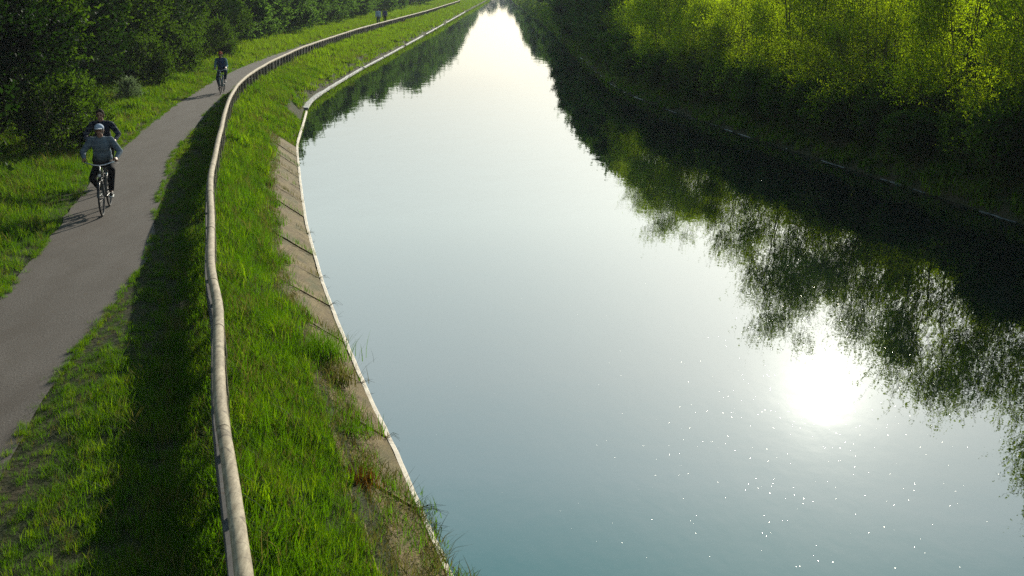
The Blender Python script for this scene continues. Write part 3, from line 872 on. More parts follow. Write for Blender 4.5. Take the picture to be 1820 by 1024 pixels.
# right shore
y = 14.0; right = []
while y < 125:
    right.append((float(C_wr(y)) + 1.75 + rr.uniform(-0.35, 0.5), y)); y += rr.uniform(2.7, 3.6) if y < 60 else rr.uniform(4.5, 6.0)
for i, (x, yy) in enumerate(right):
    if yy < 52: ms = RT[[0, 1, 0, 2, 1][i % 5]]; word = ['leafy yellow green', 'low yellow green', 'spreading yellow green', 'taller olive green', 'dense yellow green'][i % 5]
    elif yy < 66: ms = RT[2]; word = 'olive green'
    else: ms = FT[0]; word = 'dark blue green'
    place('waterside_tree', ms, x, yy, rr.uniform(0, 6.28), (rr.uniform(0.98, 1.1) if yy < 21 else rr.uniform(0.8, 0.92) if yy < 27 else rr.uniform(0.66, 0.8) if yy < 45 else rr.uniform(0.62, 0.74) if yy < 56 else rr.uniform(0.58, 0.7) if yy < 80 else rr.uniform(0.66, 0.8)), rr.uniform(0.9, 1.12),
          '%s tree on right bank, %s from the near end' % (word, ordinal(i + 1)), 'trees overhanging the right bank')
y = 14.5; i = 0
while y < 100:
    for q, off in ((0, 0.95), (1, 3.6)):  # second row added behind to keep low sun off the tree bases
        i += 1
        place('thicket_bush', BT, float(C_wr(y)) + off + rr.uniform(-0.2, 0.4), y + 1.3 * q, rr.uniform(0, 6.28), rr.uniform(0.55, 0.78), rr.uniform(0.8, 1.1),
              '%s thicket bush %s, %s from the near end' % (('dark low', 'dark leafy', 'tangled dark')[i % 3], ('at the foot of the right bank', 'added behind the right bank trees to shade their base')[q], ordinal((i + 1) // 2)),
              ('dark bushes at the foot of the right bank', 'dark bushes added behind the right bank trees')[q], 'bush')
    y += 2.0 if y < 50 else 3.4
# far end of the canal
y = 16.0; i = 0
BB = make_tree(44, 3.6, 2.3, 0.05, 3000, 12, 0.12, 0.5, 5, M['leaf_right2'], 1.0, 0.05)
while y < 80:
    i += 1
    place('backing_bush', BB, float(C_wr(y)) + 7.6 + rr.uniform(-0.5, 0.6), y, rr.uniform(0, 6.28), rr.uniform(0.9, 1.1), rr.uniform(0.9, 1.1),
          'leafy green bush glimpsed through the right bank trees, %s from the near end' % ordinal(i), 'bushes glimpsed through the right bank trees', 'bush')
    y += 3.1
cnt = {'left': 0, 'right': 0}
fe = [(float(C_tl(q)) - 3.0 + rr.uniform(-0.6, 0.6), q) for q in (156, 164, 173, 183, 194, 206, 220, 236, 254, 275, 300, 330, 365, 405, 450, 500, 560, 630, 700)]
fe += [(float(C_wr(q)) + 4.2 + rr.uniform(-0.6, 0.8), q) for q in (131, 139, 148, 158, 169, 181, 194, 208, 224, 242, 262, 285, 312, 345, 385, 430, 485, 550, 620, 700)]
fe += [(x_, 760 + 8 * (x_ % 3)) for x_ in range(-38, 14, 8)]
for i, (x, yy) in enumerate(fe):
    side = 'left' if x < -12 else 'right'; cnt[side] += 1
    place('distant_tree', FT[i % 2], x, yy, rr.uniform(0, 6.28), rr.uniform(0.85, 1.05) * (1 if yy < 260 else 1.4) if side == 'right' else rr.uniform(0.95, 1.15) * (1 if yy < 200 else 1.5), 1.0,
          'hazy far tree on the %s bank, %s in its row towards the vanishing point' % (side, ordinal(cnt[side])), 'hazy far trees on the %s bank' % side)
# undergrowth
for i, (x, yy, me, s, lab) in enumerate([
        (-14.0, 40.5, BP, 0.6, 'small pale leaved bush at the foot of the left tree row, near the walkers'),
        (-11.6, 28.0, BU, 1.1, 'dark low bush under the left trees nearest the photo edge'),
        (-12.6, 32.5, BU, 0.9, 'low green bush behind the two front cyclists'),
        (-15.0, 46.0, BU, 1.2, 'green bush at the treeline left of the blue jacket cyclist'),
        (-15.9, 53.0, BU, 1.3, 'green bush at the treeline behind the blue jacket cyclist'),
        (-16.8, 64.0, BU, 1.3, 'hazy green bush where the left treeline bends away')]):
    place('low_bush', me, x, yy, i * 1.3, s, 1.0, lab, 'bushes under the left trees', 'bush')

M['grass_rust'] = foliage('rusty_weed', (0.06, 0.03, 0.005), (0.18, 0.09, 0.012), (0.26, 0.13, 0.012), tr=0.35, gloss=0.04)
# weeds in the slab joints and shoots leaning over the water
def weed_mesh(seed, n, h, spread, lean, w, along):
    rs = random.Random(seed); V = []; F = []
    for _ in range(n):
        t = rs.random(); a = rs.uniform(0, 6.28)
        bx = along[0] * t + rs.gauss(0, spread); by = along[1] * t + rs.gauss(0, spread); bz = along[2] * t
        hh = h * rs.uniform(0.4, 1.2); L = lean * rs.uniform(0.2, 1.2) * hh
        ux, uy = math.cos(a), math.sin(a)
        i0 = len(V); ww = w * rs.uniform(0.6, 1.3) / 2
        for s in range(4):
            q = s / 3
            wd = ww * (1 - q) ** 0.5 if s < 3 else 0.0005
            c = (bx + ux * L * q * q, by + uy * L * q * q, bz + hh * q)
            V.append((c[0] - uy * wd, c[1] + ux * wd, c[2])); V.append((c[0] + uy * wd, c[1] - ux * wd, c[2]))
        for s in range(3): F.append((i0 + 2 * s, i0 + 2 * s + 1, i0 + 2 * s + 3, i0 + 2 * s + 2))
    return np_mesh('weed', np.array(V), np.array(F))
wi = 0
for j, yj in enumerate(JOINTS[4:-1]):
    xl = float(C_wl(yj)); dx = float(C_wl(yj + 0.5) - C_wl(yj - 0.5)); nv = Vector((-1.0, dx + min(0.55, max(0, (yj - 12) * 0.045)), 0)).normalized()
    w = 0.2
    while w < 1.6 and xl + nv.x * w > float(C_st(yj + nv.y * w)): w += 0.03
    al = (nv.x * w * 0.95, nv.y * w * 0.95, 0.58)
    me = weed_mesh(100 + j, 60 + (70 if j % 3 == 1 else 0), 0.13, 0.02, 0.8, 0.009, al)
    o = link_mesh('joint_weed', me, M['grass'] if j % 2 else M['grass_dry'])
    o.location = (xl, yj, ZW + 0.05)
    wi += 1
    tag(o, 'line of weeds in the slab joint, %s joint counting from the photo bottom' % ordinal(wi), 'weed', 'weeds growing in the slab joints')
    if j in (1, 2, 3, 5, 6, 8):
        bm = bmesh.new()
        for q in range(9 if j == 1 else 5):
            a = random.uniform(-0.5, 0.5); L = random.uniform(0.12, 0.28) * (1.1 if j == 1 else 0.75)
            p0 = Vector((xl - 0.05, yj + random.uniform(-0.04, 0.04), ZW + 0.07))
            p1 = p0 + Vector((L * 0.6, L * math.sin(a) * 0.6, random.uniform(0.03, 0.08)))
            p2 = p0 + Vector((L * 1.1, L * math.sin(a), random.uniform(-0.02, 0.05)))
            add_tube(bm, [p0, p1, p2], [0.0025, 0.002, 0.001], 4)
        o = bm_obj('dry_stalk', bm, M['grass_dry']); 
        tag(o, 'thin dry stalks leaning over the water at the %s slab joint from the bottom' % ordinal(wi), 'stalks', 'dry stalks over the water edge')
for (x, yy, n_, h_, sp, mat, lab) in [
        (-2.55, 13.75, 600, 0.40, 0.19, M['grass'], 'big bushy grass clump leaning over the concrete slab at mid bank'),
        (-2.25, 13.2, 220, 0.30, 0.13, M['grass_dry'], 'smaller yellowish clump just below the big bushy clump'),
        (-1.50, 9.9, 240, 0.17, 0.09, M['grass_rust'], 'dry orange brown weeds on the lowest slab in view'),
        (-1.85, 11.3, 200, 0.22, 0.15, M['grass'], 'loose green weeds on the slab top near the photo bottom'),
        (-4.1, 19.3, 80, 0.22, 0.07, M['grass'], 'dark little tuft at the slab top below the bend'),
        (-4.9, 22.3, 120, 0.24, 0.09, M['grass'], 'second dark tuft at the slab top below the bend'),
        (-5.35, 24.4, 120, 0.24, 0.09, M['grass'], 'dark tuft at the slab top where the bank bends'),
        (-5.95, 26.3, 110, 0.24, 0.08, M['grass'], 'small dark tuft at the slab top, first one beyond the bend'),
        (-6.45, 28.4, 110, 0.26, 0.08, M['grass'], 'small dark tuft at the slab top, second one beyond the bend'),
        (-6.9, 30.3, 110, 0.24, 0.08, M['grass'], 'small dark tuft at the slab top, third one beyond the bend'),
        (-7.5, 33.4, 110, 0.26, 0.08, M['grass'], 'small dark tuft at the far end of the slab lining'),
        (-3.1, 15.75, 80, 0.24, 0.06, M['grass'], 'single dark tuft standing in the middle slab')]:
    o = link_mesh('weed_clump', weed_mesh(int(abs(x) * 100), n_, h_, sp, 0.7, 0.011, (0, 0, 0)), mat)
    fr_ = np.clip((C_wl(yy) - x) / (C_wl(yy) - C_st(yy) + 0.1), 0, 1)
    o.location = (x, yy, ZW + 0.04 + 0.6 * float(fr_) - 0.02)
    tag(o, lab, 'weed', 'weed clumps on the slab lining')

# seeds and specks afloat, mirror-like and clustered to add sun sparkles
bm = bmesh.new()
rs = random.Random(3)
for _ in range(750):
    yy = rs.uniform(6, 34); a = float(C_wl(yy)) + 0.6; c_ = float(C_wr(yy)) - 0.4
    if rs.random() < 0.5:
        yy = min(34, max(6, rs.gauss(13.0, 2.6))); x = rs.gauss(4.2 * yy / 14.5, 1.0)
        if x > float(C_wr(yy)) - 0.3: continue
    else: x = rs.uniform(a, c_)
    r = rs.uniform(0.0012, 0.0036); 
    vs = [bm.verts.new((x + r * math.cos(q * 1.257) * rs.uniform(0.6, 1.4), yy + r * math.sin(q * 1.257), ZW + 0.004)) for q in range(5)]
    top = bm.verts.new((x, yy, ZW + 0.004 + r * rs.uniform(0.02, 0.12)))
    for q in range(5): bm.faces.new((vs[q], vs[(q + 1) % 5], top))
b = NB('sparkle_speck'); b.pbr((0.9, 0.9, 0.88), 0.38, spec=1.0, metallic=0.8)
tag(bm_obj('floating_sparkle_specks', bm, b.m), 'tiny pale seeds and specks afloat on the canal, added as sparkles near the sun glint', 'seeds', kind='stuff')
# ------------------------------------------------------------------ people and bicycles
def remeshed(bm, voxel, smooth=4):
    me = bpy.data.meshes.new('tmp'); bm.to_mesh(me); bm.free()
    o = bpy.data.objects.new('tmp', me); COL.objects.link(o)
    m = o.modifiers.new('r', 'REMESH'); m.mode = 'VOXEL'; m.voxel_size = voxel; m.use_smooth_shade = True
    s = o.modifiers.new('s', 'SMOOTH'); s.factor = 0.5; s.iterations = smooth
    dg = bpy.context.evaluated_depsgraph_get()
    ev = o.evaluated_get(dg)
    out = bpy.data.meshes.new_from_object(ev)
    bpy.data.objects.remove(o); bpy.data.meshes.remove(me)
    out.polygons.foreach_set('use_smooth', [True] * len(out.polygons))
    return out

def cap(bm, a, b_, ra, rb, seg=12):
    a = Vector(a); b_ = Vector(b_)
    if (b_ - a).length < 1e-4: b_ = a + Vector((0, 0, 1e-3))
    add_tube(bm, [a, b_], [ra, rb], seg)
    add_ball(bm, a, ra, seg=seg); add_ball(bm, b_, rb, seg=seg)

def ik(a, b_, la, lb, pole):
    a = Vector(a); b_ = Vector(b_); d = b_ - a; L = min(d.length, (la + lb) * 0.999); u = d.normalized()
    x = (la * la - lb * lb + L * L) / (2 * L); h = math.sqrt(max(la * la - x * x, 0))
    p = Vector(pole); p = (p - u * p.dot(u)).normalized()
    return a + u * x + p * h

def cloth(name, c, stripes=None):
    b = NB(name)
    o = b.obj(); f = b.noise(o, 14, 4); w = b.noise(o, 160, 2)
    lo = tuple(x * 0.72 for x in c); hi = tuple(min(1, x * 1.25) for x in c)
    col = b.ramp(f, [(0.3, lo), (0.7, hi)])
    if stripes:
        sx = b.n('ShaderNodeSeparateXYZ'); b.l(o, sx.inputs[0])
        s = b.math('SINE', b.math('MULTIPLY', sx.outputs[2], 62.0))
        col = b.mix(b.ramp(s, [(0.55, 0.0), (0.75, 0.5)]), col, stripes)
    b.pbr(col, 0.9, b.bump(b.math('ADD', f, b.math('MULTIPLY', w, 0.2)), 0.6, 0.02), spec=0.15)
    return b.m
b = NB('skin'); f = b.noise(b.obj(), 8, 3)
pp = b.pbr(b.ramp(f, [(0.3, (0.30, 0.15, 0.10)), (0.7, (0.42, 0.23, 0.16))]), 0.55, spec=0.35); M['skin'] = b.m
M['eye'] = simple('dark_eye', (0.02, 0.015, 0.012), 0.2)
M['lipc'] = simple('mouth', (0.25, 0.08, 0.07), 0.6)
M['black'] = simple('black_rubber', (0.012, 0.012, 0.012), 0.75)
M['blackpaint'] = simple('black_paint', (0.015, 0.015, 0.018), 0.3, spec=0.5)
M['steel'] = simple('worn_steel', (0.13, 0.13, 0.135), 0.5, metallic=0.7)
M['chrome'] = simple('bright_chrome', (0.7, 0.7, 0.72), 0.3, metallic=0.6)
M['lamp'] = simple('lamp_glass', (0.7, 0.7, 0.68), 0.15, spec=0.8)
M['white'] = simple('white_rubber', (0.7, 0.7, 0.68), 0.6)

def person(root, J, wear):
    """J: joint positions; wear: materials"""
    hd = Vector(J['head']); nk = Vector(J['neck'])
    sh = [Vector(v) for v in J['shoulders']]; el = [Vector(v) for v in J['elbows']]; hn = [Vector(v) for v in J['hands']]
    hp = [Vector(v) for v in J['hips']]; kn = [Vector(v) for v in J['knees']]; an = [Vector(v) for v in J['ankles']]; to = [Vector(v) for v in J['toes']]
    pel = (hp[0] + hp[1]) / 2; chest = (sh[0] + sh[1]) / 2 - Vector((0, 0, 0.10)); mid = pel.lerp(chest, 0.5)
    # body
    bm = bmesh.new()
    add_ball(bm, hd + Vector((0, -0.008, 0.015)), 1, (0.076, 0.094, 0.100), 20)
    add_ball(bm, hd + Vector((0, 0.022, -0.055)), 1, (0.056, 0.066, 0.062), 16)
    add_ball(bm, hd + Vector((0, 0.072, -0.098)), 1, (0.024, 0.020, 0.020), 10)      # chin
    cap(bm, hd + Vector((0, 0.088, 0.012)), hd + Vector((0, 0.108, -0.030)), 0.010, 0.016, 10)  # nose
    cap(bm, hd + Vector((-0.035, 0.080, 0.030)), hd + Vector((0.035, 0.080, 0.030)), 0.012, 0.012, 8)  # brow
    for s in (-1, 1): add_ball(bm, hd + Vector((s * 0.078, -0.008, -0.005)), 1, (0.012, 0.022, 0.034), 10)
    cap(bm, nk - Vector((0, 0, 0.06)), hd - Vector((0, 0.015, 0.05)), 0.058, 0.052, 14)
    cap(bm, pel, mid, 0.10, 0.10); cap(bm, mid, chest, 0.10, 0.11); cap(bm, chest, nk - Vector((0, 0, 0.05)), 0.09, 0.05)
    for i, s in enumerate((-1, 1)):
        cap(bm, chest, sh[i], 0.06, 0.05); cap(bm, sh[i], el[i], 0.046, 0.036); 
        ax = Vector(J['grip_axis'][i]).normalized(); g = hn[i]
        out = Vector((s, 0, 0)); out = (out - ax * out.dot(ax)).normalized(); up = Vector((0, 0, 1)); up = (up - ax * up.dot(ax)).normalized()
        if J.get('hang'): out, up = Vector((0, 1, 0)), Vector((s, 0, 0)); 
        wr = g - ax * 0.065 + up * 0.035
        cap(bm, el[i], wr, 0.036, 0.025)
        cap(bm, wr, g + up * 0.030 + ax * 0.02, 0.024, 0.030)
        cap(bm, g + up * 0.032 + ax * 0.025 + out * 0.012, g + up * 0.030 - ax * 0.02 + out * 0.010, 0.019, 0.019)
        for q, ln in enumerate((0.92, 1.0, 0.96, 0.78)):
            o_ = ax * (0.034 - q * 0.0215)
            p0 = g + o_ + up * 0.034 + out * 0.018; p1 = g + o_ + up * 0.014 + out * 0.042 * ln
            p2 = g + o_ - up * 0.014 + out * 0.036 * ln; p3 = g + o_ - up * 0.026 * ln + out * 0.012
            cap(bm, p0, p1, 0.0095, 0.0088, 8); cap(bm, p1, p2, 0.0088, 0.008, 8); cap(bm, p2, p3, 0.008, 0.007, 8)
        t0 = g + up * 0.026 - ax * 0.02 - out * 0.014; t1 = g + up * 0.012 + ax * 0.006 - out * 0.034; t2 = g - up * 0.012 + ax * 0.022 - out * 0.030
        cap(bm, t0, t1, 0.013, 0.010, 8); cap(bm, t1, t2, 0.010, 0.008, 8)
        cap(bm, hp[i], kn[i], 0.072, 0.050); cap(bm, kn[i], an[i], 0.048, 0.034); cap(bm, an[i], an[i].lerp(to[i], 0.6) - Vector((0, 0, 0.02)), 0.034, 0.03)
        cap(bm, pel, hp[i], 0.095, 0.085)
    body = link_mesh('body', remeshed(bm, 0.0075, 2), M['skin'], root)
    for s in (-1, 1):
        bm = bmesh.new(); add_ball(bm, hd + Vector((s * 0.031, 0.085, 0.010)), 0.0115, seg=10); bm_obj('eye', bm, M['eye'], root, True)
    bm = bmesh.new(); add_ball(bm, hd + Vector((0, 0.086, -0.062)), 1, (0.024, 0.008, 0.007), 10); bm_obj('mouth', bm, M['lipc'], root, True)
    # upper garment
    k = wear.get('bulk', 1.0)
    bm = bmesh.new()
    def slab_ball(c, rx, ry, rz): add_ball(bm, Vector(c), 1, (rx * k, ry * k, rz), 20)
    slab_ball(pel + Vector((0, 0.01, 0.10)), 0.170, 0.135, 0.15); slab_ball(mid + Vector((0, 0.02, 0.02)), 0.170, 0.130, 0.19)
    slab_ball(chest, 0.175, 0.125, 0.19)
    cap(bm, sh[0] + Vector((0.03, 0, -0.01)), sh[1] + Vector((-0.03, 0, -0.01)), 0.072 * k, 0.072 * k)
    cap(bm, chest, nk - Vector((0, 0, 0.02)), 0.11, 0.066)
    if not wear.get('sleeves'):
        for i in (0, 1):
            cap(bm, sh[i], el[i], 0.070 * k, 0.056 * k); cap(bm, el[i], el[i].lerp(hn[i], 0.78), 0.056 * k, 0.040)
    link_mesh(wear.get('top_name', 'jumper'), remeshed(bm, 0.014, 3), wear['top'], root)
    if wear.get('sleeves'):
        for i in (0, 1):
            bm = bmesh.new(); cap(bm, sh[i] + (el[i] - sh[i]) * 0.08, el[i], 0.069 * k, 0.056 * k); cap(bm, el[i], el[i].lerp(hn[i], 0.78), 0.056 * k, 0.040)
            link_mesh('sleeve', remeshed(bm, 0.012, 3), wear['sleeves'], root)
    # trousers
    bm = bmesh.new()
    add_ball(bm, pel + Vector((0, -0.01, 0.02)), 1, (0.165, 0.135, 0.13), 18)
    for i in (0, 1):
        cap(bm, hp[i], kn[i], 0.092, 0.074); cap(bm, kn[i], an[i] + Vector((0, 0, 0.02)), 0.072, 0.058)
    link_mesh('trousers', remeshed(bm, 0.014, 3), wear['legs'], root)
    for i in (0, 1):
        bm = bmesh.new(); d = (to[i] - an[i]); d.z = 0; d.normalize()
        cap(bm, an[i] + Vector((0, 0, -0.035)) - d * 0.03, to[i] + Vector((0, 0, 0.005)), 0.044, 0.034); cap(bm, an[i], an[i] + Vector((0, 0, -0.03)), 0.046, 0.044)
        sho = link_mesh('shoe', remeshed(bm, 0.011, 3), wear['shoe'], root)
        bm = bmesh.new(); c_ = an[i].lerp(to[i], 0.45); c_.z = min(to[i].z, an[i].z) - 0.036
        a = math.atan2(d.x, d.y); add_box(bm, c_, (0.085, 0.275, 0.018), Matrix.Rotation(-a, 4, 'Z'))
        bmesh.ops.bevel(bm, geom=list(bm.edges), offset=0.008, segments=2, affect='EDGES')
        bm_obj('sole', bm, M['white'], sho)
    # hair, cap
    bm = bmesh.new(); add_ball(bm, hd + Vector((0, -0.022, 0.022)), 1, (0.092, 0.102, 0.112), 18); add_ball(bm, hd + Vector((0, -0.05, -0.02)), 1, (0.078, 0.068, 0.085), 14)
    for v in bm.verts:
        if v.co.y > hd.y + 0.03 and v.co.z < hd.z + 0.052: v.co.y = hd.y + 0.03
    link_mesh('hair', remeshed(bm, 0.01, 2), wear['hair'], root)
    if wear.get('cap'):
        bm = bmesh.new(); add_ball(bm, hd + Vector((0, -0.012, 0.055)), 1, (0.093, 0.108, 0.082), 18)
        bmesh.ops.bisect_plane(bm, geom=bm.verts[:] + bm.edges[:] + bm.faces[:], plane_co=hd + Vector((0, 0, 0.038)), plane_no=(0, 0.12, -1), clear_outer=True)
        cp = bm_obj('cap', bm, wear['cap'], root, True)
        bm = bmesh.new(); add_ball(bm, hd + Vector((0, 0.115, 0.050)), 1, (0.072, 0.075, 0.010), 16)
        bm_obj('visor', bm, wear.get('visor', wear['cap']), cp, True)

def cyclist_pose(crank, lean=0.0, wide=0.29, flare=1.0):
    hips = [(-0.095, -0.27, 0.96), (0.095, -0.27, 0.96)]
    feet = []
    for s, ph in ((-1, crank), (1, crank + math.pi)):
        feet.append((s * 0.135, -0.06 + 0.17 * math.cos(ph), 0.29 + 0.17 * math.sin(ph)))
    ank = [Vector((f[0], f[1] - 0.07, f[2] + 0.125)) for f in feet]; toe = [Vector((f[0] * 1.1, f[1] + 0.09, f[2] + 0.055)) for f in feet]
    kn = [ik(hips[i], ank[i], 0.43, 0.43, ((-0.28, 0.28)[i], 1, 0.2)) for i in (0, 1)]
    sh = [(-0.185, -0.13 + lean, 1.42), (0.185, -0.13 + lean, 1.42)]
    hn = [(-wide, 0.21, 1.055), (wide, 0.21, 1.055)]
    el = [ik(sh[i], Vector(hn[i]) + Vector((0, -0.06, 0.03)), 0.29, 0.25, ((-1, 1)[i] * flare, -0.35, -0.75)) for i in (0, 1)]
    return dict(head=(0, -0.07 + lean * 1.2, 1.615), neck=(0, -0.11 + lean, 1.49), shoulders=sh, elbows=el, hands=hn, hips=hips, knees=kn, ankles=ank, toes=toe,
                grip_axis=[(-0.35, -1, 0), (0.35, -1, 0)] if False else [(0.35, 1, 0), (-0.35, 1, 0)])

def walk_pose(st):
    hips = [(-0.09, 0, 0.90), (0.09, 0, 0.90)]
    ank = [Vector((-0.10, st, 0.10)), Vector((0.10, -st, 0.10 + 0.04))]; toe = [a + Vector((0, 0.15, -0.055)) for a in ank]
    kn = [ik(hips[i], ank[i], 0.42, 0.42, (0, 1, 0)) for i in (0, 1)]
    sh = [(-0.19, 0, 1.40), (0.19, 0, 1.40)]; hn = [(-0.25, -st * 0.7, 0.84), (0.25, st * 0.7, 0.86)]
    el = [ik(sh[i], hn[i], 0.29, 0.27, ((-1, 1)[i] * 0.3, -1, 0)) for i in (0, 1)]
    return dict(head=(0, 0.03, 1.60), neck=(0, 0, 1.47), shoulders=sh, elbows=el, hands=hn, hips=hips, knees=kn, ankles=ank, toes=toe, grip_axis=[(0, 0, -1), (0, 0, -1)], hang=True)

def bicycle(root, crank, paint):
    RW = 0.34
    def wheel(y):
        bm = bmesh.new(); n = 40
        rim = [Vector((0, y + math.cos(2 * math.pi * k / n) * (RW - 0.035), RW + math.sin(2 * math.pi * k / n) * (RW - 0.035))) for k in range(n)]
        prev = None; rings = []
        for k, c_ in enumerate(rim):
            rad = (c_ - Vector((0, y, RW))).normalized()
            rings.append([bm.verts.new(c_ + Vector((dx, 0, 0)) + rad * dr) for dx, dr in ((-0.012, -0.010), (0.012, -0.010), (0.012, 0.010), (-0.012, 0.010))])
        for k in range(n):
            a = rings[k]; c2 = rings[(k + 1) % n]
            for j in range(4): bm.faces.new((a[j], a[(j + 1) % 4], c2[(j + 1) % 4], c2[j]))
        add_tube(bm, [Vector((-0.05, y, RW)), Vector((0.05, y, RW))], 0.018, 10)
        for k in range(28):
            a = 2 * math.pi * k / 28; s = 1 if k % 2 else -1; a2 = a + 0.5 * (1 if k % 4 < 2 else -1)
            add_tube(bm, [Vector((s * 0.032, y + math.cos(a2) * 0.02, RW + math.sin(a2) * 0.02)), Vector((0, y + math.cos(a) * (RW - 0.04), RW + math.sin(a) * (RW - 0.04)))], 0.0012, 4, caps=False)
        bmesh.ops.recalc_face_normals(bm, faces=bm.faces)
        w = bm_obj('wheel', bm, M['steel'], root)
        bm = bmesh.new(); pts = [Vector((0, y + math.cos(2 * math.pi * k / n) * (RW - 0.019), RW + math.sin(2 * math.pi * k / n) * (RW - 0.019))) for k in range(n)]
        rings = []
        for k, c_ in enumerate(pts):
            rad = (c_ - Vector((0, y, RW))).normalized()
            rings.append([bm.verts.new(c_ + Vector((math.cos(q * math.pi / 4) * 0.019, 0, 0)) + rad * (math.sin(q * math.pi / 4) * 0.019)) for q in range(8)])
        for k in range(n):
            a = rings[k]; c2 = rings[(k + 1) % n]
            for j in range(8): bm.faces.new((a[j], a[(j + 1) % 8], c2[(j + 1) % 8], c2[j]))
        bmesh.ops.recalc_face_normals(bm, faces=bm.faces)
        bm_obj('tyre', bm, M['black'], w, True)
        bm = bmesh.new(); a0, a1 = (0.15, 2.75) if y < 0 else (0.55, 2.9)
        P = [Vector((0, y - math.cos(a) * (RW + 0.022), RW + math.sin(a) * (RW + 0.022))) for a in np.linspace(a0, a1, 18)]
        add_tube(bm, P, 0.024, 8, sx=1.0, sy=0.18)
        bm_obj('mudguard', bm, paint, root, True)
    wheel(0.53); wheel(-0.53)
    bb = Vector((0, -0.06, 0.29)); seat = Vector((0, -0.26, 0.80)); ht = Vector((0, 0.36, 0.84)); hb = Vector((0, 0.40, 0.68)); ra = Vector((0, -0.53, 0.34))
    bm = bmesh.new()
    for a, c_, r in ((bb, seat, 0.016), (ht - Vector((0, 0, 0.02)), seat.lerp(bb, 0.15), 0.015), (hb, bb, 0.018), (ht + Vector((0, -0.005, 0.03)), hb, 0.019)): add_tube(bm, [a, c_], r, 12)
    for s in (-1, 1):
        o_ = Vector((s * 0.055, 0, 0)); add_tube(bm, [bb + Vector((s * 0.02, 0, 0)), ra + o_], 0.009, 8); add_tube(bm, [seat.lerp(bb, 0.15), ra + o_], 0.008, 8)
    bm_obj('frame', bm, paint, root, True)
    bm = bmesh.new(); add_tube(bm, [hb, hb + Vector((0, 0.012, -0.05))], 0.02, 10)
    for s in (-1, 1): add_tube(bm, [hb + Vector((s * 0.012, 0.01, -0.04)), Vector((s * 0.052, 0.44, 0.60)), Vector((s * 0.055, 0.53, 0.34))], [0.014, 0.013, 0.009], 8)
    bm_obj('fork', bm, paint, root, True)
    bm = bmesh.new()
    add_tube(bm, [Vector((0, 0.355, 0.85)), Vector((0, 0.34, 0.97)), Vector((0, 0.38, 0.985))], 0.013, 10)
    P = [Vector((-0.30, 0.13, 1.03)), Vector((-0.285, 0.24, 1.035)), Vector((-0.22, 0.345, 1.03)), Vector((-0.10, 0.385, 0.995)), Vector((0, 0.385, 0.985))]
    P = P + [Vector((-q.x, q.y, q.z)) for q in reversed(P[:-1])]
    add_tube(bm, P, 0.0115, 10); h = bm_obj('handlebar', bm, M['chrome'], root, True)
    for s in (-1, 1):
        bm = bmesh.new(); add_tube(bm, [Vector((s * 0.301, 0.115, 1.03)), Vector((s * 0.287, 0.235, 1.036))], 0.017, 12); bm_obj('grip', bm, M['black'], h, True)
        bm = bmesh.new(); add_tube(bm, [Vector((s * 0.25, 0.32, 1.02)), Vector((s * 0.30, 0.29, 1.005)), Vector((s * 0.335, 0.20, 0.995))], 0.006, 6); bm_obj('brake_lever', bm, M['steel'], h, True)
    bm = bmesh.new(); add_ball(bm, Vector((0, -0.31, 0.90)), 1, (0.085, 0.085, 0.035), 16); add_ball(bm, Vector((0, -0.22, 0.90)), 1, (0.03, 0.11, 0.025), 14)
    link_mesh('saddle', remeshed(bm, 0.008, 2), M['black'], root)
    bm = bmesh.new(); add_tube(bm, [seat, Vector((0, -0.285, 0.885))], 0.013, 10); bm_obj('seat_post', bm, M['steel'], root, True)
    bm = bmesh.new(); n = 26
    add_tube(bm, [bb + Vector((0.045, 0, 0)), bb + Vector((0.050, 0, 0))], 0.09, n); add_tube(bm, [bb - Vector((0.075, 0, 0)), bb + Vector((0.075, 0, 0))], 0.014, 10)
    for s, ph in ((-1, crank), (1, crank + math.pi)):
        q = bb + Vector((s * 0.085, 0.17 * math.cos(ph), 0.17 * math.sin(ph))); add_tube(bm, [bb + Vector((s * 0.07, 0, 0)), q], 0.010, 8)
    bm_obj('crank', bm, M['steel'], root)
    for s, ph in ((-1, crank), (1, crank + math.pi)):
        bm = bmesh.new(); add_box(bm, bb + Vector((s * 0.135, 0.17 * math.cos(ph), 0.17 * math.sin(ph))), (0.09, 0.075, 0.022)); bmesh.ops.bevel(bm, geom=list(bm.edges), offset=0.005, segments=1, affect='EDGES')
        bm_obj('pedal', bm, M['black'], root)
    bm = bmesh.new()
    for s in (1,):
        add_tube(bm, [bb + Vector((0.047, 0, 0.088)), ra + Vector((0.047, 0, 0.035))], 0.004, 5); add_tube(bm, [bb + Vector((0.047, 0, -0.088)), ra + Vector((0.047, 0, -0.035))], 0.004, 5)
    bm_obj('chain', bm, M['black'], root)
    bm = bmesh.new(); add_tube(bm, [Vector((0, 0.43, 0.80)), Vector((0, 0.475, 0.80)), Vector((0, 0.50, 0.80))], [0.018, 0.034, 0.036], 14)
    hl = bm_obj('headlight', bm, M['blackpaint'], root, True)
    bm = bmesh.new(); add_ball(bm, Vector((0, 0.499, 0.80)), 1, (0.032, 0.012, 0.032), 14); bm_obj('lens', bm, M['lamp'], hl, True)
    bm = bmesh.new()
    for s in (-1, 1):
        add_tube(bm, [Vector((s * 0.06, -0.33, 0.73)), Vector((s * 0.06, -0.72, 0.73))], 0.005, 6); add_tube(bm, [Vector((s * 0.06, -0.66, 0.73)), Vector((s * 0.055, -0.535, 0.34))], 0.005, 6)
    for yy in (-0.35, -0.45, -0.55, -0.70): add_tube(bm, [Vector((-0.06, yy, 0.73)), Vector((0.06, yy, 0.73))], 0.005, 6)
    bm_obj('luggage_rack', bm, M['blackpaint'], root, True)

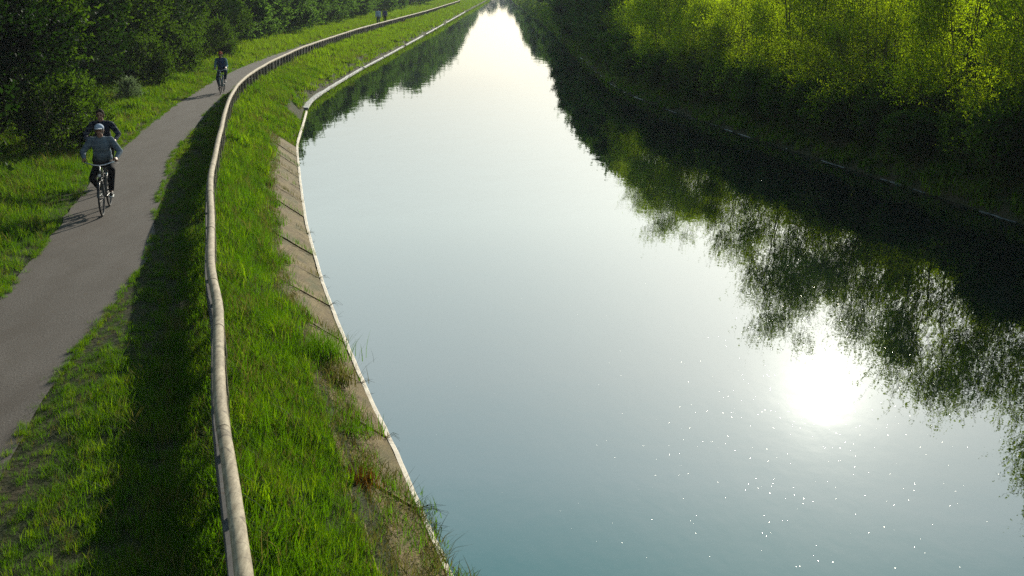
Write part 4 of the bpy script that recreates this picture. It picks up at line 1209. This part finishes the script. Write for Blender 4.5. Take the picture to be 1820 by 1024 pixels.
HX, HY = 0.21, -0.978
def set_rider(cx, cy, s, crank, paint, wear, blabel, plabel, hx=HX, hy=HY, lean=0.0, wide=0.29, flare=1.0):
    rz = math.atan2(-hx, hy)
    z = 0.003
    rb = empty('bicycle', (cx, cy, z), rz); rb.scale = (s, s, s); tag(rb, blabel, 'bicycle', 'bicycles ridden along the path')
    bicycle(rb, crank, paint)
    rp = empty('person', (cx, cy, z), rz); rp.scale = (s, s, s); tag(rp, plabel, 'person', 'cyclists on the path')
    person(rp, cyclist_pose(crank, lean, wide, flare), wear)
c_dark = cloth('dark_trousers', (0.005, 0.005, 0.009)); c_jean = cloth('blue_jeans', (0.035, 0.055, 0.11))
h_dark = cloth('dark_hair', (0.02, 0.012, 0.008)); h_grey = cloth('grey_hair', (0.22, 0.20, 0.18))
set_rider(-7.93, 21.1, 0.965, 0.10, M['blackpaint'], dict(top=cloth('grey_blue_jumper', (0.115, 0.15, 0.19), (0.19, 0.23, 0.26)), top_name='jumper', legs=c_dark, shoe=M['black'], hair=h_grey,
          cap=cloth('pale_cap', (0.42, 0.48, 0.60)), visor=cloth('white_visor', (0.62, 0.64, 0.68)), bulk=1.08),
          'black city bicycle with curved chrome handlebar under the rider in the striped jumper', 'person in pale cap and striped grey blue jumper riding the foremost bicycle')
set_rider(-8.80, 23.55, 0.975, 1.2, M['blackpaint'], dict(top=cloth('navy_vest', (0.012, 0.016, 0.035)), top_name='vest', sleeves=cloth('navy_sleeve', (0.012, 0.016, 0.035), (0.16, 0.18, 0.20)), legs=c_dark, shoe=M['black'], hair=h_dark, bulk=1.05),
          'dark bicycle mostly hidden behind the foremost cyclist', 'bareheaded person in navy vest riding right behind the foremost cyclist', wide=0.28)
set_rider(-11.72, 44.95, 0.94, 1.35, cloth('teal_paint', (0.05, 0.12, 0.13)), dict(top=cloth('blue_jacket', (0.03, 0.065, 0.15)), top_name='jacket', sleeves=cloth('teal_sleeve', (0.13, 0.24, 0.28)), legs=c_jean, shoe=cloth('pale_shoe', (0.35, 0.3, 0.28)), hair=h_dark,
          cap=cloth('red_cap', (0.35, 0.06, 0.02)), bulk=1.05),
          'dark teal bicycle under the rider with the red cap', 'person in blue jacket and red cap cycling alone farther up the path', 0.12, -0.99, wide=0.215, flare=0.25)
for (x, yy, s, wr, lab, st) in [
        (-13.85, 117.0, 1.02, dict(top=cloth('light_blue_shirt', (0.45, 0.58, 0.70)), top_name='shirt', legs=c_jean, shoe=M['black'], hair=h_dark, bulk=1.1), 'distant person in light blue shirt walking behind the fence', 0.16),
        (-13.55, 120.5, 0.98, dict(top=cloth('violet_jacket', (0.10, 0.09, 0.20)), top_name='jacket', legs=c_dark, shoe=M['black'], hair=h_dark, bulk=1.0), 'distant person in violet jacket walking just right of the blue shirted one', -0.14)]:
    r = empty('person', (x, yy, 0.0), math.atan2(-0.05, -1.0)); r.scale = (s, s, s); tag(r, lab, 'person', 'distant walkers behind the fence')
    person(r, walk_pose(st), wr)


# ------------------------------------------------------------------ haze
b = NB('haze_air')
pv = b.n('ShaderNodeVolumePrincipled')
pv.inputs['Density'].default_value = 0.00036
pv.inputs['Color'].default_value = (0.86, 0.93, 1.0, 1)
pv.inputs['Anisotropy'].default_value = -0.1
b.l(pv.outputs[0], b.out.inputs['Volume'])
bm = bmesh.new(); add_box(bm, (-150, 720, 6.0), (1500, 1600, 18.0))
tag(bm_obj('haze', bm, b.m), 'thin pale morning haze over the canal', 'haze', kind='stuff')
